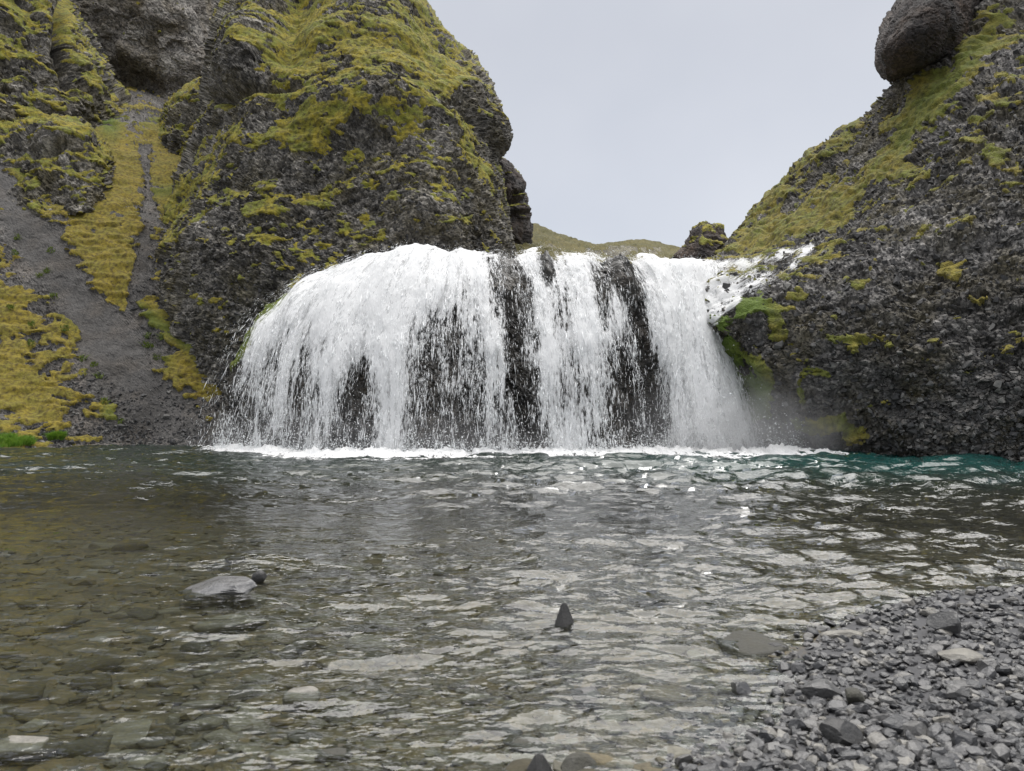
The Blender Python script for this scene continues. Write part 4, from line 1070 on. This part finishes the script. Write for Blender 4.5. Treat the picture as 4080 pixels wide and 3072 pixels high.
# stones on the stream bed
def bed_points(n, rng, pmin=2080, pxmax=4200, p0=-150):
    out = []
    while len(out) < n:
        px, py = rng.uniform(p0, pxmax), rng.uniform(pmin, 3250)
        x, y = ground(px, py, -0.1)
        if x - np.interp(y, BX, BV) > -0.15: continue
        out.append((x, y))
    return out
for x, y in bed_points(280, rg, 2080, 3300):
    s = float(np.clip(rg.lognormal(math.log(0.13), 0.45), 0.06, 0.36)) * float(np.interp(y, [2.3, 2.8, 3.4, 6], [0.4, 0.75, 1.0, 1.35]))
    z = float(bed_z(np.array([x]), np.array([y]))[0])
    me = BEDM[rg.integers(len(BEDM))]
    hmax = max(v.co.z for v in me.vertices) * s
    sink = 0.25 if z + hmax * 0.75 < 0.01 else min(0.85, 1 - (0.012 - z) / max(hmax, 1e-3) + 0.05)
    tn = float(rg.choice([0.0, 0.2, 0.4, 0.6, 1.0])) if s < 0.14 else float(rg.choice([0.0, 0.2, 0.4, 1.0]))
    lab = '%s %s stone under the water of the %s %s' % ('large flat' if s > 0.2 else 'flat' if s > 0.12 else 'small', {0.0: 'dark olive', 0.2: 'light brown', 0.4: 'greenish grey', 0.6: 'ochre', 1.0: 'pale grey'}[tn],
          'near' if y < 3.2 else 'middle' if y < 5 else 'far', 'left shallows' if x < -0.9 else 'middle shallows' if x < 0.6 else 'right shallows')
    put_stone('river_stone', me, x, y, s, lab, 'stream bed: ' + lab, sink, 'stone', rg.normal(0, 0.5), 0.12, None, tn)
pts = bed_points(3200, rg, 1950, 4200) + bed_points(1500, rg, 1950, -150, -3000)
joined_stones('river_gravel', pts, [min(0.12, max(0.02, rg.lognormal(math.log(0.045), 0.4))) * np.interp(p[1], [2, 8], [0.8, 2.2]) for p in pts], LOWF, MAT_BEDS, 'small brown stones covering the stream bed', 'gravel', 0.3, None, None, 0.25)

# ------------------------------------------------------------------ broken blocks standing proud of the cliffs
def block_mesh(name, seed):
    r = np.random.default_rng(seed)
    bm = bmesh.new()
    for c in r.uniform(-0.5, 0.5, (13, 3)) * np.array([1.0, 0.7, 0.75]):
        bm.verts.new(c)
    g = bmesh.ops.convex_hull(bm, input=bm.verts)
    bmesh.ops.delete(bm, geom=[v for v in bm.verts if not v.link_faces], context='VERTS')
    bmesh.ops.triangulate(bm, faces=bm.faces)
    bmesh.ops.recalc_face_normals(bm, faces=bm.faces)
    V = np.array([v.co[:] for v in bm.verts]); bm.verts.index_update()
    Fc = np.array([[v.index for v in f.verts] for f in bm.faces])
    bm.free()
    return V, Fc
BLOCKS = [block_mesh('b', 900 + i) for i in range(14)]
MAT_BLOCK = stone_material('broken_rock', [(0.035, 0.035, 0.037), (0.075, 0.074, 0.075), (0.055, 0.053, 0.052), (0.12, 0.118, 0.115), (0.19, 0.185, 0.175)], False, 0.05, 0.5)
MAT_BLOCKS = stone_material('broken_rock_small', [(0.035, 0.035, 0.037), (0.075, 0.074, 0.075), (0.055, 0.053, 0.052), (0.12, 0.118, 0.115), (0.19, 0.185, 0.175)], True, 0.05, 0.5)
def scatter_blocks(parent, P, Nr, Mo, npart, nstuff, smed, pick, rng, name):
    M, N = Mo.shape
    k = (npart + nstuff) * 12
    i, j = rng.integers(2, M - 2, k), rng.integers(2, N - 2, k)
    C = P[i, j]
    px, py = pix(C)
    vis = (Nr[i, j] * (np.array([0, 0, CH]) - C)).sum(1) > 0
    ok = vis & (Mo[i, j] < 0.3) & (px > -50) & (px < 4150) & (py > -50) & (py < 1830) & (rng.random(k) < pick(px, py))
    i, j, C = i[ok], j[ok], C[ok]
    i, j, C = i[:npart + nstuff], j[:npart + nstuff], C[:npart + nstuff]
    sz = np.clip(rng.lognormal(math.log(smed), 0.4, len(C)), 0.3 * smed, 3 * smed)
    order = np.argsort(-sz / C[:, 1])
    meshes = [mesh_np(name, V, Fc, None, False) for V, Fc in BLOCKS]
    for me in meshes: me.materials.append(MAT_BLOCK)
    Vs, Fs, T, base = [], [], [], 0
    for n_, a in enumerate(order):
        e = Euler((rng.normal(0, 0.5), rng.normal(0, 0.5), rng.uniform(0, 6.28)))
        c = C[a] + Nr[i[a], j[a]] * sz[a] * rng.uniform(-0.05, 0.2)
        if n_ < npart:
            o = bpy.data.objects.new(name, meshes[rng.integers(len(meshes))])
            o.location = c; o.rotation_euler = e; o.scale = (sz[a],) * 3
            o.color = (1, 1, 1, float(rng.random()) ** 1.3)
            o.parent = parent
            COL.objects.link(o)
        else:
            V, Fc = BLOCKS[rng.integers(len(BLOCKS))]
            Vs.append((V * sz[a]) @ np.array(e.to_matrix()).T + c); Fs.append(Fc + base); base += len(V)
            T.append(np.full(len(V), rng.random() ** 1.3))
    if Vs:
        tag(link('rock_rubble', mesh_np('rock_rubble', np.concatenate(Vs), np.concatenate(Fs), dict(tone=np.concatenate(T)), False), MAT_BLOCKS, parent), kind='stuff')
rb = np.random.default_rng(77)
scatter_blocks(right, rP, rN, rM, 300, 2600, 0.115, lambda px, py: np.clip(0.25 + capsules(px, py, [(3400, 1050, 4080, 700, 260, 0.7), (3700, 500, 4080, 150, 160, 0.7), (3600, 1700, 4080, 1780, 120, 0.8), (3300, 900, 3600, 700, 60, 0.3)]), 0, 1), rb, 'rock_block')
scatter_blocks(bastion, bP, bN, bM, 300, 3000, 0.10, lambda px, py: np.clip(0.35 + sstep(500, 1100, py) * 0.5, 0, 1), rb, 'rock_block')
scatter_blocks(slope, sP, sN, sM, 200, 2600, 0.095, lambda px, py: np.clip(0.2 + sstep(1300, 1750, py) * 0.8 - capsules(px, py, [(-100, 640, 180, 1000, 80, 0.6), (180, 1000, 430, 1370, 80, 0.55), (430, 1370, 640, 1640, 120, 0.5)]), 0, 1), rb, 'loose_stone')

# ------------------------------------------------------------------ grass and small green plants on the left bank
def leaf_material(name, ca, cb):
    m, nt, out = new_mat(name)
    b = NB(nt)
    n = b.noise(b.pos(), 7.0, 2)
    col = b.mix(b.ramp(n, 0.35, 0.65), ca, cb)
    df = b.bsdf(col, 0.7)
    tr = b.n('BsdfTranslucent'); b.put(tr.inputs['Color'], col)
    ms = b.n('MixShader'); ms.inputs[0].default_value = 0.3
    b.l(df, ms.inputs[1]); b.l(tr.outputs[0], ms.inputs[2]); b.l(ms.outputs[0], out.inputs['Surface'])
    return m
MAT_GRASS = leaf_material('green_grass', (0.11, 0.24, 0.02), (0.2, 0.32, 0.035))
MAT_PLANT = leaf_material('small_plants', (0.09, 0.14, 0.02), (0.15, 0.19, 0.03))
def blades(name, C, H, Wd, mat, lean=0.5):
    n = len(C)
    a = RNG.uniform(0, 6.28, n)
    side = np.stack([np.cos(a), np.sin(a), np.zeros(n)], 1) * Wd[:, None]
    l = RNG.normal(0, lean, (n, 3)) * H[:, None]; l[:, 2] = 0
    up = np.stack([np.zeros(n), np.zeros(n), H], 1)
    V = np.stack([C - side, C + side, C + side * 0.7 + up * 0.6 + l * 0.4, C - side * 0.7 + up * 0.6 + l * 0.4, C + up + l], 1).reshape(-1, 3)
    k = np.arange(n)[:, None] * 5
    T = np.concatenate([k + np.array([[0, 1, 2]]), k + np.array([[0, 2, 3]]), k + np.array([[3, 2, 4]])])
    return link(name, mesh_np(name, V, T, None, True), mat)
def on_slope(px, py, n, spread_px):
    """places on the scree slope near given photo spots"""
    fl = sP.reshape(-1, 3)
    qx, qy = pix(fl)
    out = []
    for x0, y0, rx, ry in zip(px, py, spread_px[0], spread_px[1]):
        m = np.where(((qx - x0) / rx) ** 2 + ((qy - y0) / ry) ** 2 < 1)[0]
        if len(m): out.append(fl[RNG.choice(m, n)] + RNG.normal(0, 0.03, (n, 3)) * np.array([1, 1, 0.2]))
    return np.concatenate(out)
C = on_slope([20, 80, -60, 235, 215], [1764, 1768, 1767, 1748, 1752], 1900, ([70, 55, 60, 16, 18], [20, 12, 18, 8, 6]))
g = blades('grass', C, RNG.uniform(0.08, 0.26, len(C)), RNG.uniform(0.006, 0.014, len(C)), MAT_GRASS)
tag(g, 'bright green grass tuft at the water edge on the far left', 'grass', kind='stuff')
pl = [(205, 1000), (185, 1080), (155, 1100), (215, 1180), (125, 1290), (260, 1310), (40, 1225), (395, 1500), (375, 1455), (590, 1340), (600, 1380), (625, 1425), (580, 1375), (640, 1345), (120, 1370), (330, 1430), (70, 950), (60, 1010), (420, 1600), (480, 1680)]
C = on_slope([p[0] for p in pl], [p[1] for p in pl], 45, ([14] * len(pl), [12] * len(pl)))
g = blades('ground_plants', C, RNG.uniform(0.05, 0.13, len(C)), RNG.uniform(0.012, 0.03, len(C)), MAT_PLANT, 0.9)
tag(g, 'small bright green leafy plants dotted over the left scree', 'plants', kind='stuff')

# ------------------------------------------------------------------ spray hanging over the plunge
def mist(name, loc, rad, dens, label):
    m, nt, out = new_mat(name)
    b = NB(nt)
    co = b.n('TexCoord').outputs['Object']
    ln = b.n('VectorMath', operation='LENGTH'); b.l(co, ln.inputs[0])
    fall_ = b.math('POWER', b.math('SUBTRACT', 1.0, ln.outputs['Value'], True), 1.4)
    nz = b.ramp(b.noise(co, 2.2, 3, 0.6), 0.35, 0.75)
    vol = b.n('VolumePrincipled')
    vol.inputs['Color'].default_value = (0.95, 0.96, 0.97, 1)
    b.l(b.math('MULTIPLY', b.math('MULTIPLY', fall_, nz), dens), vol.inputs['Density'])
    b.l(vol.outputs[0], out.inputs['Volume'])
    bm = bmesh.new(); bmesh.ops.create_icosphere(bm, subdivisions=3, radius=1.0)
    me = bpy.data.meshes.new(name); bm.to_mesh(me); bm.free()
    o = link(name, me, m, fall, loc)
    o.scale = rad
    part_world(o)
    return tag(o, label, None, kind='stuff')
mist('spray_mist', (6.3, 20.9, 0.3), (4.0, 1.8, 2.4), 1.25, 'white spray over the right-hand plunge')
mist('spray_mist', (-3.5, 20.4, 0.1), (6.5, 1.4, 1.6), 0.9, 'thin spray along the left foot of the fall')
